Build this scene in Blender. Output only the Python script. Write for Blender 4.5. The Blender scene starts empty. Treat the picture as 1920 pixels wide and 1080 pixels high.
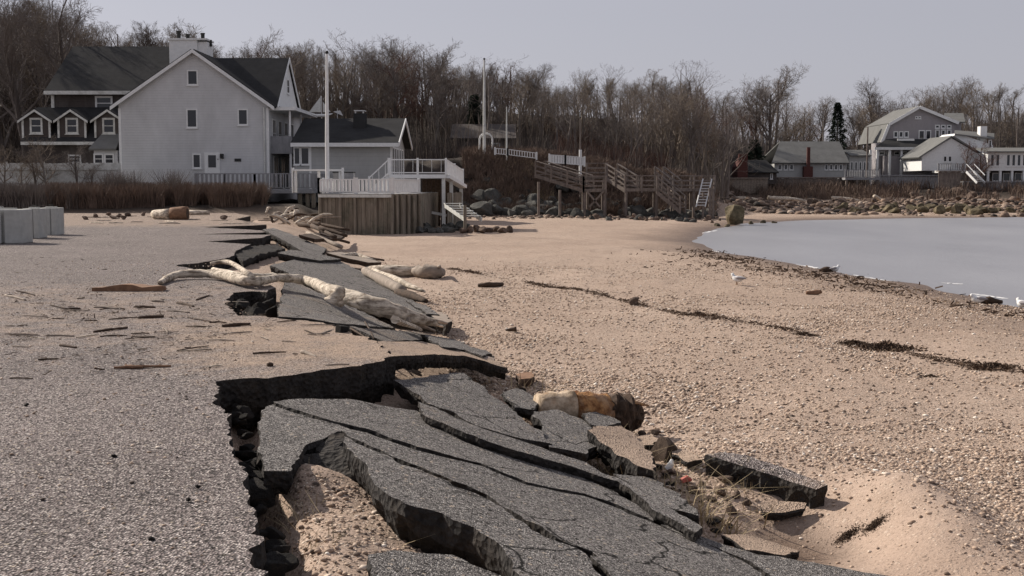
import bpy, bmesh, math, random
import numpy as np
from mathutils import Vector, Matrix
from mathutils.geometry import delaunay_2d_cdt
R_ = math.radians
random.seed(7); RNG = np.random.default_rng(7)
sc = bpy.context.scene
C = sc.collection
# ---------------------------------------------------------------- camera, sky, sun, exposure
F = 2300.0; EYE = 1.65; HORIZ = 345.0
PITCH = math.atan((540-HORIZ)/F)
cam = bpy.data.cameras.new('camera'); cam.sensor_width = 36; cam.lens = F/1920*36
cam.clip_start = 0.1; cam.clip_end = 6000
cam_ob = bpy.data.objects.new('camera', cam); C.objects.link(cam_ob)
cam_ob.location = (0, 0, EYE); cam_ob.rotation_euler = (R_(90)-PITCH, 0, 0)
sc.camera = cam_ob
SUN_EL, SUN_AZ = R_(32), R_(-52)          # azimuth from +Y, negative = to the left
world = bpy.data.worlds.new('World'); sc.world = world; world.use_nodes = True
nt = world.node_tree; bg = nt.nodes['Background']
sky = nt.nodes.new('ShaderNodeTexSky'); sky.sky_type = 'NISHITA'; sky.sun_disc = False
sky.sun_elevation = SUN_EL; sky.sun_rotation = SUN_AZ
sky.air_density = 1.3; sky.dust_density = 1.2; sky.ozone_density = 1.5
hs = nt.nodes.new('ShaderNodeHueSaturation'); hs.inputs['Saturation'].default_value = 0.30
cool = nt.nodes.new('ShaderNodeMix'); cool.data_type = 'RGBA'; cool.blend_type = 'MULTIPLY'
cool.inputs[0].default_value = 1.0; cool.inputs[7].default_value = (0.93, 0.93, 1.06, 1)
nt.links.new(sky.outputs[0], hs.inputs['Color']); nt.links.new(hs.outputs[0], cool.inputs[6])
veil = nt.nodes.new('ShaderNodeMix'); veil.data_type = 'RGBA'; veil.inputs[0].default_value = 0.62; veil.inputs[7].default_value = (5.7, 5.65, 6.35, 1)   # thin even overcast veil
nt.links.new(cool.outputs[2], veil.inputs[6]); nt.links.new(veil.outputs[2], bg.inputs[0]); bg.inputs[1].default_value = 0.058
sun = bpy.data.lights.new('sun', 'SUN'); sun.energy = 4.4; sun.angle = R_(0.8); sun.color = (1.0, 0.91, 0.80)
sun_ob = bpy.data.objects.new('sun', sun); C.objects.link(sun_ob)
_d = Vector((math.sin(SUN_AZ)*math.cos(SUN_EL), math.cos(SUN_AZ)*math.cos(SUN_EL), math.sin(SUN_EL)))
sun_ob.rotation_euler = _d.to_track_quat('Z', 'Y').to_euler(); sun_ob.location = (-40, 90, 70)
sc.view_settings.view_transform = 'Standard'; sc.view_settings.look = 'None'
sc.view_settings.exposure = 0.55; sc.view_settings.gamma = 1.0; sc.view_settings.use_curve_mapping = False
sc.cycles.max_bounces = 5; sc.cycles.diffuse_bounces = 3; sc.cycles.transparent_max_bounces = 6
# ---------------------------------------------------------------- picture ray -> place in the world
_fw = Vector((0, math.cos(PITCH), -math.sin(PITCH))); _up = Vector((0, math.sin(PITCH), math.cos(PITCH)))
def ray(px, py):
    return _fw + Vector((1, 0, 0))*((px-960)/F) + _up*((540-py)/F)
def A(px, py, Y):                       # at depth Y
    r = ray(px, py); t = Y/r.y
    return Vector((r.x*t, Y, EYE+r.z*t))
def G(px, py, z):                       # at height z
    r = ray(px, py); t = (z-EYE)/r.z
    return Vector((r.x*t, r.y*t, z))
def hit(px, py, fn, dz=0.0, t0=3.0, t1=260.0):   # on a height surface
    r = ray(px, py); n = 400; last = t0
    for i in range(n+1):
        t = t0*(t1/t0)**(i/n)
        if EYE+r.z*t <= fn(r.x*t, r.y*t)+dz:
            a, b = last, t
            for _ in range(24):
                m = (a+b)/2
                if EYE+r.z*m <= fn(r.x*m, r.y*m)+dz: b = m
                else: a = m
            return Vector((r.x*b, r.y*b, EYE+r.z*b))
        last = t
    return A(px, py, t1)
# ---------------------------------------------------------------- noise and ground form
def _hash(ix, iy, s):
    n = (ix.astype(np.int64)*374761393 + iy.astype(np.int64)*668265263 + s*974634777) & 0x7fffffff
    n = ((n ^ (n >> 13))*1274126177) & 0x7fffffff
    return ((n ^ (n >> 16)) & 0xffff)/65535.0
def vnoise(x, y, s=0):
    x = np.asarray(x, float); y = np.asarray(y, float)
    ix = np.floor(x); iy = np.floor(y); fx = x-ix; fy = y-iy
    fx = fx*fx*(3-2*fx); fy = fy*fy*(3-2*fy)
    a = _hash(ix, iy, s); b = _hash(ix+1, iy, s); c = _hash(ix, iy+1, s); d = _hash(ix+1, iy+1, s)
    return (a*(1-fx)+b*fx)*(1-fy)+(c*(1-fx)+d*fx)*fy
def fbm(x, y, s=0, o=4):
    v = 0; a = 0.5; t = 0
    for i in range(o):
        v = v+a*vnoise(np.asarray(x)*2**i, np.asarray(y)*2**i, s+i); t += a; a *= 0.5
    return v/t
def sst(t):
    t = np.clip(t, 0, 1); return t*t*(3-2*t)
RE_Y = [-10, 2, 5.2, 8, 10.3, 13, 15, 17.6, 22, 28, 36, 47, 63, 70, 120]
RE_X = [0.4, -0.6, -1.05, -1.75, -2.3, -2.4, -2.8, -4.0, -5.2, -6.4, -7.8, -9.4, -13, -14.5, -26]
def slump(x, y):                        # tilted surface of the collapsed edge
    s = np.asarray(x)-np.interp(y, RE_Y, RE_X)
    return -0.04-0.80*sst(s/4.0)
SEA = -1.3
SHORE = [(15, -60), (14, 0), (13.4, 12), (12.7, 25), (12.3, 29.5), (11.8, 34), (11.3, 40.6), (10.4, 46.2), (9.6, 50.3), (8.9, 55),
         (9.2, 61.7), (11.2, 71.4), (13.7, 81.7), (17.5, 91.7), (23.4, 99.8), (34, 106), (45.7, 109.4), (66, 113), (200, 135),
         (900, 160), (3000, 300), (3000, -400), (15, -400)]
def shore_dist(x, y):                   # >0 on land, <0 in the water
    x = np.asarray(x, float); y = np.asarray(y, float)
    best = np.full(x.shape, 1e9); inside = np.zeros(x.shape, bool)
    n = len(SHORE)
    for i in range(n):
        x1, y1 = SHORE[i]; x2, y2 = SHORE[(i+1) % n]
        dx, dy = x2-x1, y2-y1
        t = np.clip(((x-x1)*dx+(y-y1)*dy)/(dx*dx+dy*dy), 0, 1)
        best = np.minimum(best, np.hypot(x-x1-t*dx, y-y1-t*dy))
        if dy != 0:
            inside ^= ((y1 > y) != (y2 > y)) & (x < (x2-x1)*(y-y1)/dy+x1)
    return np.where(inside, -best, best)
def ground_np(x, y):
    x = np.asarray(x, float); y = np.asarray(y, float)
    d = shore_dist(x, y)
    d = d+(fbm(x*0.25, y*0.25, 3, 2)-0.5)*1.2*sst(y/20)
    z = np.where(d > 0, SEA+0.33*(1-np.exp(-np.maximum(d, 0)/4.5)), SEA+0.07*np.maximum(d, -25))
    u = np.where(y > 20, x/np.maximum(y, 1)*F+960, 960)
    # beach humps
    z = z+np.where(d > 0, (fbm(x*0.5, y*0.5, 11, 4)-0.5)*0.16*sst(d/4), 0)
    z = z+np.where(d > 0, (fbm(x*2.6, y*2.6, 17, 3)-0.5)*0.035*sst(d/3), 0)
    # scoured hollow and bank of sand by the broken slabs
    for (hx, hy, sx, sy, hz) in ((2.2, 9.4, 0.75, 0.8, -0.34), (3.25, 9.7, 0.5, 1.3, 0.27), (2.2, 11.7, 1.1, 0.7, 0.17), (2.6, 7.6, .7, .8, -0.16)):
        z = z+hz*np.exp(-((x-hx)/sx)**2-((y-hy)/sy)**2)
    # collapse zone beside the road
    s = x-np.interp(y, RE_Y, RE_X)
    zs = slump(x, y)-0.20+(fbm(x*1.7, y*1.7, 5, 3)-0.5)*0.10
    near = y < 64
    k = sst((s-2.2)/2.6)
    zz = zs*(1-k)+z*k
    zz = np.where(s < -0.3, np.minimum(zz, -0.42), zz)
    z = np.where(near & (s < 4.8) & (y < 64), zz, z)
    # sand lying in the near hole
    z = z+0.06*np.exp(-((x+0.95)/0.35)**2-((y-6.3)/1.1)**2)
    z = z+0.11*1.4*np.exp(-((x+1.35)/0.36)**2-((y-7.5)/0.3)**2)
    z = z-0.32*np.exp(-((s-0.02)/0.16)**2)*sst((y-4.6)/.6)*(1-sst((y-10.3)/.8))
    # house platform on the left
    pf = sst((y-65.5)/7)*(1-sst((u-560)/60))
    z = z*(1-pf)+pf*(0.45+(fbm(x*.3, y*.3, 9)-.5)*.3)
    pf = sst((y-70)/8)*sst((u-560)/60)*(1-sst((u-760)/60))
    z = z*(1-pf)+pf*0.6
    # bluff
    bt = np.interp(u, [560, 700, 800, 870, 910, 1000, 1095, 1200, 1300, 1345, 1400, 1500, 1900, 2400], [3, 3.5, 3.4, 3.9, 4.3, 4.0, 3.1, 2.3, 1.6, 0.2, -0.5, -0.6, -0.5, -0.5])
    b0 = np.interp(u, [560, 760, 860, 1340, 1400, 1900], [96, 94, 101, 102, 112, 120])
    pf = sst((y-b0)/9)*sst((u-500)/60)
    z = np.where(pf > 0, np.maximum(z, z*(1-pf)+pf*(bt+(fbm(x*.35, y*.35, 21)-.5)*1.2)), z)
    # terrace of the far houses
    pf = sst((y-150)/14)*sst((u-1350)/80)
    z = z*(1-pf)+pf*1.1
    # wooded hill
    zc = np.interp(u, [-800, -400, 0, 300, 560, 900, 1200, 1330, 1420, 1560, 1700, 1850, 2300, 3000], [17, 17, 16.5, 15, 12, 11.2, 10.2, 9, 7.5, 7.5, 9.5, 13.2, 13.5, 10])
    d0 = np.interp(u, [0, 560, 900, 1300, 1400, 1500, 2000], [100, 106, 116, 122, 150, 185, 196])
    d1 = np.interp(u, [0, 560, 900, 1300, 1400, 1500, 2000], [150, 156, 166, 180, 210, 236, 240])
    pf = sst((y-d0)/(d1-d0))
    z = z+pf*np.maximum(zc-z, 0)+np.where(pf > 0, (fbm(x*.12, y*.12, 31)-.5)*2.0*pf, 0)
    return z
def ground(x, y):
    return float(ground_np(np.array([x]), np.array([y]))[0])
def slump1(x, y): return float(slump(x, y))
def onbeach(px, py, dz=0.0): return hit(px, py, ground, dz)
def onslump(px, py, dz=0.0): return hit(px, py, slump1, dz)
# ---------------------------------------------------------------- mesh building
class MB:
    def __init__(s): s.v = []; s.f = []; s.m = []; s.smooth = False
    def face(s, pts, m=0):
        i = len(s.v); s.v += [tuple(p) for p in pts]; s.f.append(tuple(range(i, i+len(pts)))); s.m.append(m)
    def extrude(s, poly, vec, m=0):
        vec = Vector(vec); a = [Vector(p) for p in poly]; b = [p+vec for p in a]; n = len(a); i = len(s.v)
        nrm = Vector((0, 0, 0))
        for k in range(n): nrm += a[k].cross(a[(k+1) % n])
        if nrm.dot(vec) > 0: a.reverse(); b.reverse()
        s.v += [tuple(p) for p in a+b]
        s.f.append(tuple(i+k for k in range(n))); s.f.append(tuple(i+n+k for k in reversed(range(n)))); s.m += [m, m]
        for k in range(n):
            s.f.append((i+(k+1) % n, i+k, i+n+k, i+n+(k+1) % n)); s.m.append(m)
        return s
    def box(s, x0, x1, y0, y1, z0, z1, m=0):
        return s.extrude([(x0, y0, z0), (x1, y0, z0), (x1, y1, z0), (x0, y1, z0)], (0, 0, z1-z0), m)
    def bar(s, p, q, w, h, up=(0, 0, 1), m=0):       # rectangular beam from p to q
        p = Vector(p); q = Vector(q); d = (q-p).normalized(); u = Vector(up)
        if abs(d.dot(u)) > 0.98: u = Vector((0, 1, 0))
        r = d.cross(u).normalized()*(w/2); t = r.cross(d).normalized()*(h/2)
        return s.extrude([p-r-t, p+r-t, p+r+t, p-r+t], q-p, m)
    def tube(s, pts, rad, n=8, cap=True, m=0, wob=0.0):
        pts = [Vector(p) for p in pts]; k = len(pts); i0 = len(s.v); ref = None
        for i, p in enumerate(pts):
            d = (pts[min(i+1, k-1)]-pts[max(i-1, 0)]).normalized()
            if ref is None:
                ref = d.orthogonal().normalized()
            ref = (ref-d*ref.dot(d)).normalized(); b = d.cross(ref)
            r = rad[i] if hasattr(rad, '__len__') else rad
            for j in range(n):
                a = 2*math.pi*j/n; rr = r*(1+(random.uniform(-wob, wob) if wob else 0))
                s.v.append(tuple(p+ref*(math.cos(a)*rr)+b*(math.sin(a)*rr)))
        for i in range(k-1):
            for j in range(n):
                a = i0+i*n+j; b2 = i0+i*n+(j+1) % n
                s.f.append((a, b2, b2+n, a+n)); s.m.append(m)
        if cap:
            s.f.append(tuple(i0+j for j in reversed(range(n)))); s.f.append(tuple(i0+(k-1)*n+j for j in range(n))); s.m += [m, m]
        return s
    def build(s, name, mat, parent=None, base=None, smooth=None, bevel=0.0):
        me = bpy.data.meshes.new(name)
        root = parent
        while root is not None and root.parent is not None: root = root.parent
        if root is not None: o3 = Vector(root.location)
        elif base is not None: o3 = Vector(base)
        else:
            a = np.array(s.v); o3 = Vector((float(a[:, 0].mean()), float(a[:, 1].mean()), float(a[:, 2].min())))
        me.from_pydata([(p[0]-o3.x, p[1]-o3.y, p[2]-o3.z) for p in s.v], [], s.f)
        for mm in (mat if isinstance(mat, (list, tuple)) else [mat]): me.materials.append(mm)
        me.polygons.foreach_set('material_index', s.m)
        if smooth if smooth is not None else s.smooth: me.polygons.foreach_set('use_smooth', [True]*len(me.polygons))
        me.update()
        o = bpy.data.objects.new(name, me); C.objects.link(o)
        if parent is not None: o.parent = parent
        else: o.location = o3
        if bevel:
            b = o.modifiers.new('bevel', 'BEVEL'); b.width = bevel; b.segments = 2; b.limit_method = 'ANGLE'
        return o
def tag(o, label=None, cat=None, group=None, kind=None):
    if label: o['label'] = label
    if cat: o['category'] = cat
    if group: o['group'] = group
    if kind: o['kind'] = kind
    return o
def thing(name, loc, label, cat, group=None):
    o = bpy.data.objects.new(name, None); C.objects.link(o); o.location = loc; o.empty_display_size = 0.3
    return tag(o, label, cat, group)
def dup(o, loc=None, rz=None, scale=None, label=None, parent=None):
    c = o.copy(); C.objects.link(c)
    if parent is not None: c.parent = parent
    if loc is not None: c.location = loc
    if rz is not None: c.rotation_euler = rz if hasattr(rz, '__len__') else (0, 0, rz)
    if scale is not None: c.scale = scale if hasattr(scale, '__len__') else (scale,)*3
    if label: c['label'] = label
    for ch in KIDS.get(o.name, [k for k in o.children]): dup(ch, parent=c)
    return c
KIDS = {}
def npmesh(name, V, Fc, mat, smooth=False):           # big meshes from numpy arrays (all faces same size)
    me = bpy.data.meshes.new(name); k = Fc.shape[1]
    me.vertices.add(len(V)); me.vertices.foreach_set('co', V.astype(np.float32).ravel())
    me.loops.add(Fc.size); me.loops.foreach_set('vertex_index', Fc.astype(np.int32).ravel())
    me.polygons.add(len(Fc)); me.polygons.foreach_set('loop_start', np.arange(0, Fc.size, k, dtype=np.int32))
    me.polygons.foreach_set('loop_total', np.full(len(Fc), k, dtype=np.int32))
    if smooth: me.polygons.foreach_set('use_smooth', np.ones(len(Fc), bool))
    me.update(calc_edges=True); me.validate(); me.materials.append(mat)
    o = bpy.data.objects.new(name, me); C.objects.link(o)
    return o
def fattr(o, name, vals):
    a = o.data.attributes.new(name, 'FLOAT', 'POINT'); a.data.foreach_set('value', np.asarray(vals, np.float32))
# ---------------------------------------------------------------- materials
def nn(t, typ, **kw):
    n = t.nodes.new(typ)
    for k, v in kw.items(): setattr(n, k, v)
    return n
def ramp(t, fac, stops, interp='LINEAR'):
    r = t.nodes.new('ShaderNodeValToRGB'); r.color_ramp.interpolation = interp
    e = r.color_ramp.elements
    while len(e) < len(stops): e.new(0.5)
    for i, (p, c) in enumerate(stops):
        e[i].position = p; e[i].color = (c, c, c, 1) if not hasattr(c, '__len__') else (*c, 1)
    t.links.new(fac, r.inputs[0]); return r.outputs[0]
def mix(t, a, b, fac, blend='MIX'):
    m = t.nodes.new('ShaderNodeMix'); m.data_type = 'RGBA'; m.blend_type = blend
    for s, v in ((m.inputs[6], a), (m.inputs[7], b), (m.inputs[0], fac)):
        if isinstance(v, (int, float)): s.default_value = v
        elif isinstance(v, tuple): s.default_value = (*v, 1)
        else: t.links.new(v, s)
    return m.outputs[2]
def tex(t, scale, detail=4, rough=0.6, vec=None, stretch=None):
    n = t.nodes.new('ShaderNodeTexNoise'); n.inputs['Scale'].default_value = scale
    n.inputs['Detail'].default_value = detail; n.inputs['Roughness'].default_value = rough
    v = vec if vec is not None else coord(t)
    if stretch:
        mp = t.nodes.new('ShaderNodeMapping'); mp.inputs['Scale'].default_value = stretch
        t.links.new(v, mp.inputs[0]); v = mp.outputs[0]
    t.links.new(v, n.inputs['Vector']); return n.outputs['Fac']
def vor(t, scale, out='Distance', vec=None, feature='F1'):
    n = t.nodes.new('ShaderNodeTexVoronoi'); n.feature = feature; n.inputs['Scale'].default_value = scale
    t.links.new(vec if vec is not None else coord(t), n.inputs['Vector']); return n.outputs[out]
def coord(t):
    for n in t.nodes:
        if n.bl_idname == 'ShaderNodeTexCoord': return n.outputs['Object']
    return t.nodes.new('ShaderNodeTexCoord').outputs['Object']
def attr(t, name):
    n = t.nodes.new('ShaderNodeAttribute'); n.attribute_name = name; return n.outputs['Fac']
def mt(t, op, a, b=None):
    n = t.nodes.new('ShaderNodeMath'); n.operation = op
    for i, v in enumerate((a, b)):
        if v is None: continue
        if isinstance(v, (int, float)): n.inputs[i].default_value = v
        else: t.links.new(v, n.inputs[i])
    return n.outputs[0]
def bump(t, h, strength=0.5, dist=0.02, normal=None):
    b = t.nodes.new('ShaderNodeBump'); b.inputs['Strength'].default_value = strength; b.inputs['Distance'].default_value = dist
    t.links.new(h, b.inputs['Height'])
    if normal is not None: t.links.new(normal, b.inputs['Normal'])
    return b.outputs[0]
def newmat(name, rough=0.9, spec=0.3):
    m = bpy.data.materials.new(name); m.use_nodes = True; t = m.node_tree; p = t.nodes['Principled BSDF']
    p.inputs['Roughness'].default_value = rough; p.inputs['Specular IOR Level'].default_value = spec
    return m, t, p
def L(t, a, b): t.links.new(a, b)
def plain(name, c0, c1, scale=3.0, rough=0.85, bs=0.3, bd=0.01, bscale=None, stretch=None, spec=0.25, dirt=None, lim=(0.3, 0.7)):
    m, t, p = newmat(name, rough, spec)
    n = tex(t, scale, 5, 0.65, stretch=stretch)
    col = ramp(t, n, [(lim[0], c0), (lim[1], c1)])
    if dirt:
        d = tex(t, scale*0.23, 4, 0.7); col = mix(t, col, dirt, ramp(t, d, [(0.5, 0.0), (0.72, 0.75)]))
    L(t, col, p.inputs['Base Color'])
    if bs: L(t, bump(t, tex(t, bscale or scale*4, 4, 0.7, stretch=stretch), bs, bd), p.inputs['Normal'])
    return m
def siding(name, c, period=0.16, vertical=False, var=0.12, lines=0.4, stain=(0.3, 0.29, 0.27)):
    m, t, p = newmat(name, 0.75 if 'roof' not in name else 0.95, 0.25 if 'roof' not in name else 0.03)
    s = nn(t, 'ShaderNodeSeparateXYZ'); L(t, coord(t), s.inputs[0])
    z = s.outputs['Z'] if not vertical else mt(t, 'ADD', s.outputs['X'], s.outputs['Y'])
    f = mt(t, 'FRACT', mt(t, 'DIVIDE', z, period))
    n = tex(t, 1.1, 5, 0.7, stretch=(1, 1, 0.5)); n2 = tex(t, 14, 3, 0.6)
    base = ramp(t, n, [(0.25, tuple(x*(1-var) for x in c)), (0.75, tuple(min(1, x*(1+var)) for x in c))])
    base = mix(t, base, stain, mt(t, 'MULTIPLY', ramp(t, tex(t, 0.7, 5, 0.7, stretch=(1, 1, 0.25)), [(0.5, 0.0), (0.8, 0.5)]), n2))
    base = mix(t, base, tuple(x*0.45 for x in c), mt(t, 'MULTIPLY', ramp(t, f, [(0.0, 1.0), (0.10, 0.0)]), lines))
    L(t, base, p.inputs['Base Color'])
    L(t, bump(t, f, 0.6, 0.015), p.inputs['Normal'])
    return m
M = {}
M['house'] = siding('painted_clapboard', (0.56, 0.56, 0.565), 0.18)
M['white'] = plain('white_paint', (0.66, 0.66, 0.65), (0.78, 0.78, 0.77), 4, 0.6, 0.1)
M['offwhite'] = plain('weathered_white_paint', (0.52, 0.52, 0.49), (0.70, 0.70, 0.67), 5, 0.7, 0.2, dirt=(0.32, 0.31, 0.27))
M['brown_shingle'] = siding('brown_shingle', (0.068, 0.056, 0.051), 0.15, var=0.25)
M['grey_siding'] = siding('grey_siding', (0.40, 0.40, 0.39), 0.3)
M['gambrel'] = siding('grey_shingle_wall', (0.30, 0.28, 0.29), 0.18)
M['roof'] = siding('dark_roof_shingle', (0.042, 0.042, 0.043), 0.14, var=0.25, lines=0.5, stain=(0.045, 0.043, 0.04))
M['roof_light'] = siding('pale_roof_shingle', (0.165, 0.165, 0.16), 0.14, var=0.2, lines=0.4, stain=(0.14, 0.135, 0.125))
M['brick'] = plain('red_brick', (0.075, 0.030, 0.026), (0.12, 0.050, 0.042), 9, 0.9, 0.4)
M['dark'] = plain('black_metal', (0.012, 0.012, 0.012), (0.03, 0.03, 0.03), 8, 0.5, 0)
M['deck'] = plain('grey_painted_timber', (0.20, 0.20, 0.21), (0.30, 0.30, 0.31), 6, 0.8, 0.3, stretch=(1, 1, 0.4))
M['pile'] = plain('weathered_plank', (0.13, 0.105, 0.08), (0.30, 0.26, 0.21), 5, 0.9, 0.5, 0.01, stretch=(2, 2, 0.18), dirt=(0.06, 0.07, 0.045))
M['stair'] = plain('brown_timber', (0.115, 0.095, 0.083), (0.25, 0.21, 0.185), 5, 0.9, 0.4, stretch=(1, 1, 0.5))
M['alu'] = plain('dull_aluminium', (0.5, 0.5, 0.5), (0.65, 0.65, 0.65), 6, 0.45, 0.1, spec=0.5)
M['concrete'] = plain('pale_concrete', (0.34, 0.34, 0.325), (0.46, 0.46, 0.44), 3.5, 0.9, 0.35, 0.008, bscale=30, dirt=(0.24, 0.23, 0.21))
M['drift'] = plain('bleached_driftwood', (0.20, 0.155, 0.115), (0.70, 0.61, 0.50), 14, 0.9, 1.0, 0.03, bscale=34, stretch=(0.25, 0.6, 1), dirt=(0.13, 0.10, 0.075), lim=(0.36, 0.56))
M['driftgrey'] = plain('grey_driftwood', (0.16, 0.13, 0.105), (0.36, 0.30, 0.25), 9, 0.9, 0.8, 0.01, bscale=26, stretch=(0.4, 1, 1))
M['driftdark'] = plain('wet_brown_wood', (0.03, 0.02, 0.014), (0.10, 0.065, 0.045), 10, 0.9, 0.8, 0.012, bscale=24)
M['redwood'] = plain('reddish_brown_wood', (0.13, 0.07, 0.045), (0.30, 0.18, 0.11), 7, 0.9, 0.5, 0.01)
M['logtan'] = plain('tan_peeled_wood', (0.26, 0.19, 0.125), (0.52, 0.41, 0.30), 9, 0.9, 0.9, 0.02, bscale=22, dirt=(0.28, 0.13, 0.05), lim=(0.38, 0.6))
M['rot'] = plain('orange_rotten_wood', (0.16, 0.065, 0.025), (0.44, 0.235, 0.10), 9, 0.9, 1.0, 0.03, bscale=22, dirt=(0.46, 0.34, 0.23), lim=(0.4, 0.6))
M['bark'] = plain('winter_bark', (0.055, 0.045, 0.040), (0.15, 0.125, 0.11), 2.5, 0.95, 0.4, 0.02, stretch=(1, 1, 0.2))
M['twig'] = plain('winter_twigs', (0.115, 0.095, 0.085), (0.21, 0.18, 0.16), 0.9, 0.95, 0)
M['twigtan'] = plain('tan_winter_twigs', (0.15, 0.12, 0.092), (0.26, 0.21, 0.165), 0.9, 0.95, 0)
M['barkpale'] = plain('pale_winter_bark', (0.12, 0.105, 0.09), (0.24, 0.21, 0.185), 2.5, 0.95, 0.4, 0.02, stretch=(1, 1, 0.2))
M['twigred'] = plain('reddish_twigs', (0.075, 0.042, 0.033), (0.15, 0.085, 0.065), 0.8, 0.95, 0)
M['scrub'] = plain('grey_brown_scrub', (0.065, 0.053, 0.047), (0.14, 0.115, 0.10), 0.8, 0.95, 0)
M['brush'] = plain('dry_reddish_brush', (0.095, 0.068, 0.054), (0.20, 0.142, 0.110), 1.3, 0.95, 0)
M['grassdry'] = plain('dry_straw', (0.26, 0.20, 0.12), (0.46, 0.37, 0.24), 3, 0.95, 0)
M['conifer'] = plain('dark_needles', (0.012, 0.018, 0.012), (0.035, 0.048, 0.03), 1.2, 0.95, 0)
M['weed'] = plain('dry_brown_seaweed', (0.045, 0.030, 0.021), (0.15, 0.10, 0.068), 30, 0.95, 0)
M['plastic'] = plain('faded_red_plastic', (0.42, 0.10, 0.08), (0.5, 0.16, 0.13), 20, 0.5, 0)
def rockmat(name, c0, c1, c2):
    m, t, p = newmat(name, 0.92, 0.2)
    g = nn(t, 'ShaderNodeObjectInfo')
    n = tex(t, 1.7, 6, 0.7); n2 = tex(t, 9, 4, 0.7)
    a = ramp(t, n, [(0.3, c0), (0.55, c1), (0.78, c2)])
    a = mix(t, a, tuple(x*0.5 for x in c0), ramp(t, n2, [(0.52, 0.0), (0.7, 0.7)]))
    v = ramp(t, g.outputs['Random'], [(0.0, 0.6), (1.0, 1.35)])
    a = mix(t, a, v, 1.0, 'MULTIPLY')
    L(t, a, p.inputs['Base Color']); L(t, bump(t, tex(t, 6, 6, 0.75), 0.7, 0.06), p.inputs['Normal'])
    return m
M['rockdark'] = rockmat('dark_boulder', (0.045, 0.045, 0.042), (0.10, 0.098, 0.09), (0.19, 0.18, 0.16))
M['rocktan'] = rockmat('tan_boulder', (0.07, 0.05, 0.04), (0.17, 0.122, 0.095), (0.36, 0.28, 0.22))
M['rockmoss'] = rockmat('weedy_boulder', (0.05, 0.042, 0.026), (0.13, 0.105, 0.065), (0.27, 0.22, 0.155))
def glassmat():
    m, t, p = newmat('window_glass', 0.12, 0.6)
    p.inputs['Base Color'].default_value = (0.016, 0.018, 0.024, 1)
    L(t, bump(t, tex(t, 1.3, 2), 0.08, 0.05), p.inputs['Normal']); return m
M['glass'] = glassmat()
def asphalt(name, dark, light, sandy, cracks=False, fs=75):
    m, t, p = newmat(name, 0.95, 0.12)
    big = tex(t, 0.55, 5, 0.65); mid = tex(t, 5, 4, 0.7)
    base = ramp(t, big, [(0.3, tuple(x*0.72 for x in dark)), (0.7, tuple(x*1.2 for x in dark))])
    base = mix(t, base, tuple(x*1.35 for x in dark), ramp(t, mid, [(0.5, 0.0), (0.75, 0.45)]))
    cell = nn(t, 'ShaderNodeTexVoronoi'); cell.inputs['Scale'].default_value = fs; L(t, coord(t), cell.inputs['Vector'])
    sp = nn(t, 'ShaderNodeSeparateColor'); L(t, cell.outputs['Color'], sp.inputs[0])
    base = mix(t, base, light, ramp(t, sp.outputs[0], [(0.55, 0.0), (0.95, 0.95)]))
    base = mix(t, base, (0.010, 0.0095, 0.009), ramp(t, sp.outputs[1], [(0.66, 0.0), (0.84, 0.85)]))
    base = mix(t, base, tuple(x*0.22 for x in dark), ramp(t, cell.outputs['Distance'], [(0.42, 0.0), (0.75, 0.75)]))
    # coarser loose grit
    c2 = nn(t, 'ShaderNodeTexVoronoi'); c2.inputs['Scale'].default_value = 24; L(t, coord(t), c2.inputs['Vector'])
    s2 = nn(t, 'ShaderNodeSeparateColor'); L(t, c2.outputs['Color'], s2.inputs[0])
    spot = mt(t, 'MULTIPLY', ramp(t, c2.outputs['Distance'], [(0.26, 1.0), (0.36, 0.0)]), ramp(t, s2.outputs[0], [(0.70, 0.0), (0.76, 1.0)]))
    base = mix(t, base, ramp(t, s2.outputs[2], [(0.45, (0.022, 0.019, 0.017)), (0.6, (0.40, 0.34, 0.28))]), spot)
    # hairline cracks
    if cracks:
        wv = nn(t, 'ShaderNodeTexNoise'); wv.inputs['Scale'].default_value = 2.2; wv.inputs['Detail'].default_value = 5; L(t, coord(t), wv.inputs['Vector'])
        va = nn(t, 'ShaderNodeVectorMath', operation='SCALE'); L(t, wv.outputs['Color'], va.inputs[0]); va.inputs['Scale'].default_value = 0.55
        vb = nn(t, 'ShaderNodeVectorMath', operation='ADD'); L(t, va.outputs[0], vb.inputs[0]); L(t, coord(t), vb.inputs[1])
        ce = vor(t, 1.15, 'Distance', vb.outputs[0], 'DISTANCE_TO_EDGE')
        crk = mt(t, 'MULTIPLY', ramp(t, ce, [(0.006, 1.0), (0.022, 0.0)]), ramp(t, tex(t, 0.8, 2), [(0.47, 0.0), (0.56, 1.0)]))
        base = mix(t, base, (0.012, 0.011, 0.010), crk)
    # blown sand
    a = attr(t, 'sand')
    msk = ramp(t, mt(t, 'ADD', a, mt(t, 'MULTIPLY', mt(t, 'SUBTRACT', tex(t, 2.2, 6, 0.75), 0.5), 1.3)), [(0.32, 0.0), (0.85, 1.0)])
    sandc = ramp(t, tex(t, 38, 4, 0.8), [(0.3, tuple(x*0.62 for x in sandy)), (0.7, tuple(x*1.15 for x in sandy))])
    sandc = mix(t, sandc, (0.05, 0.038, 0.03), ramp(t, sp.outputs[1], [(0.80, 0.0), (0.90, 0.75)]))
    base = mix(t, base, sandc, mt(t, 'MULTIPLY', msk, 0.86))
    L(t, base, p.inputs['Base Color'])
    h = mt(t, 'ADD', cell.outputs['Distance'], mt(t, 'MULTIPLY', mid, 0.8))
    L(t, bump(t, h, 0.75, 0.02, bump(t, big, 0.5, 0.12)), p.inputs['Normal'])
    return m
M['road'] = asphalt('worn_gritty_pavement', (0.235, 0.198, 0.190), (0.60, 0.54, 0.50), (0.47, 0.355, 0.27))
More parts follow.
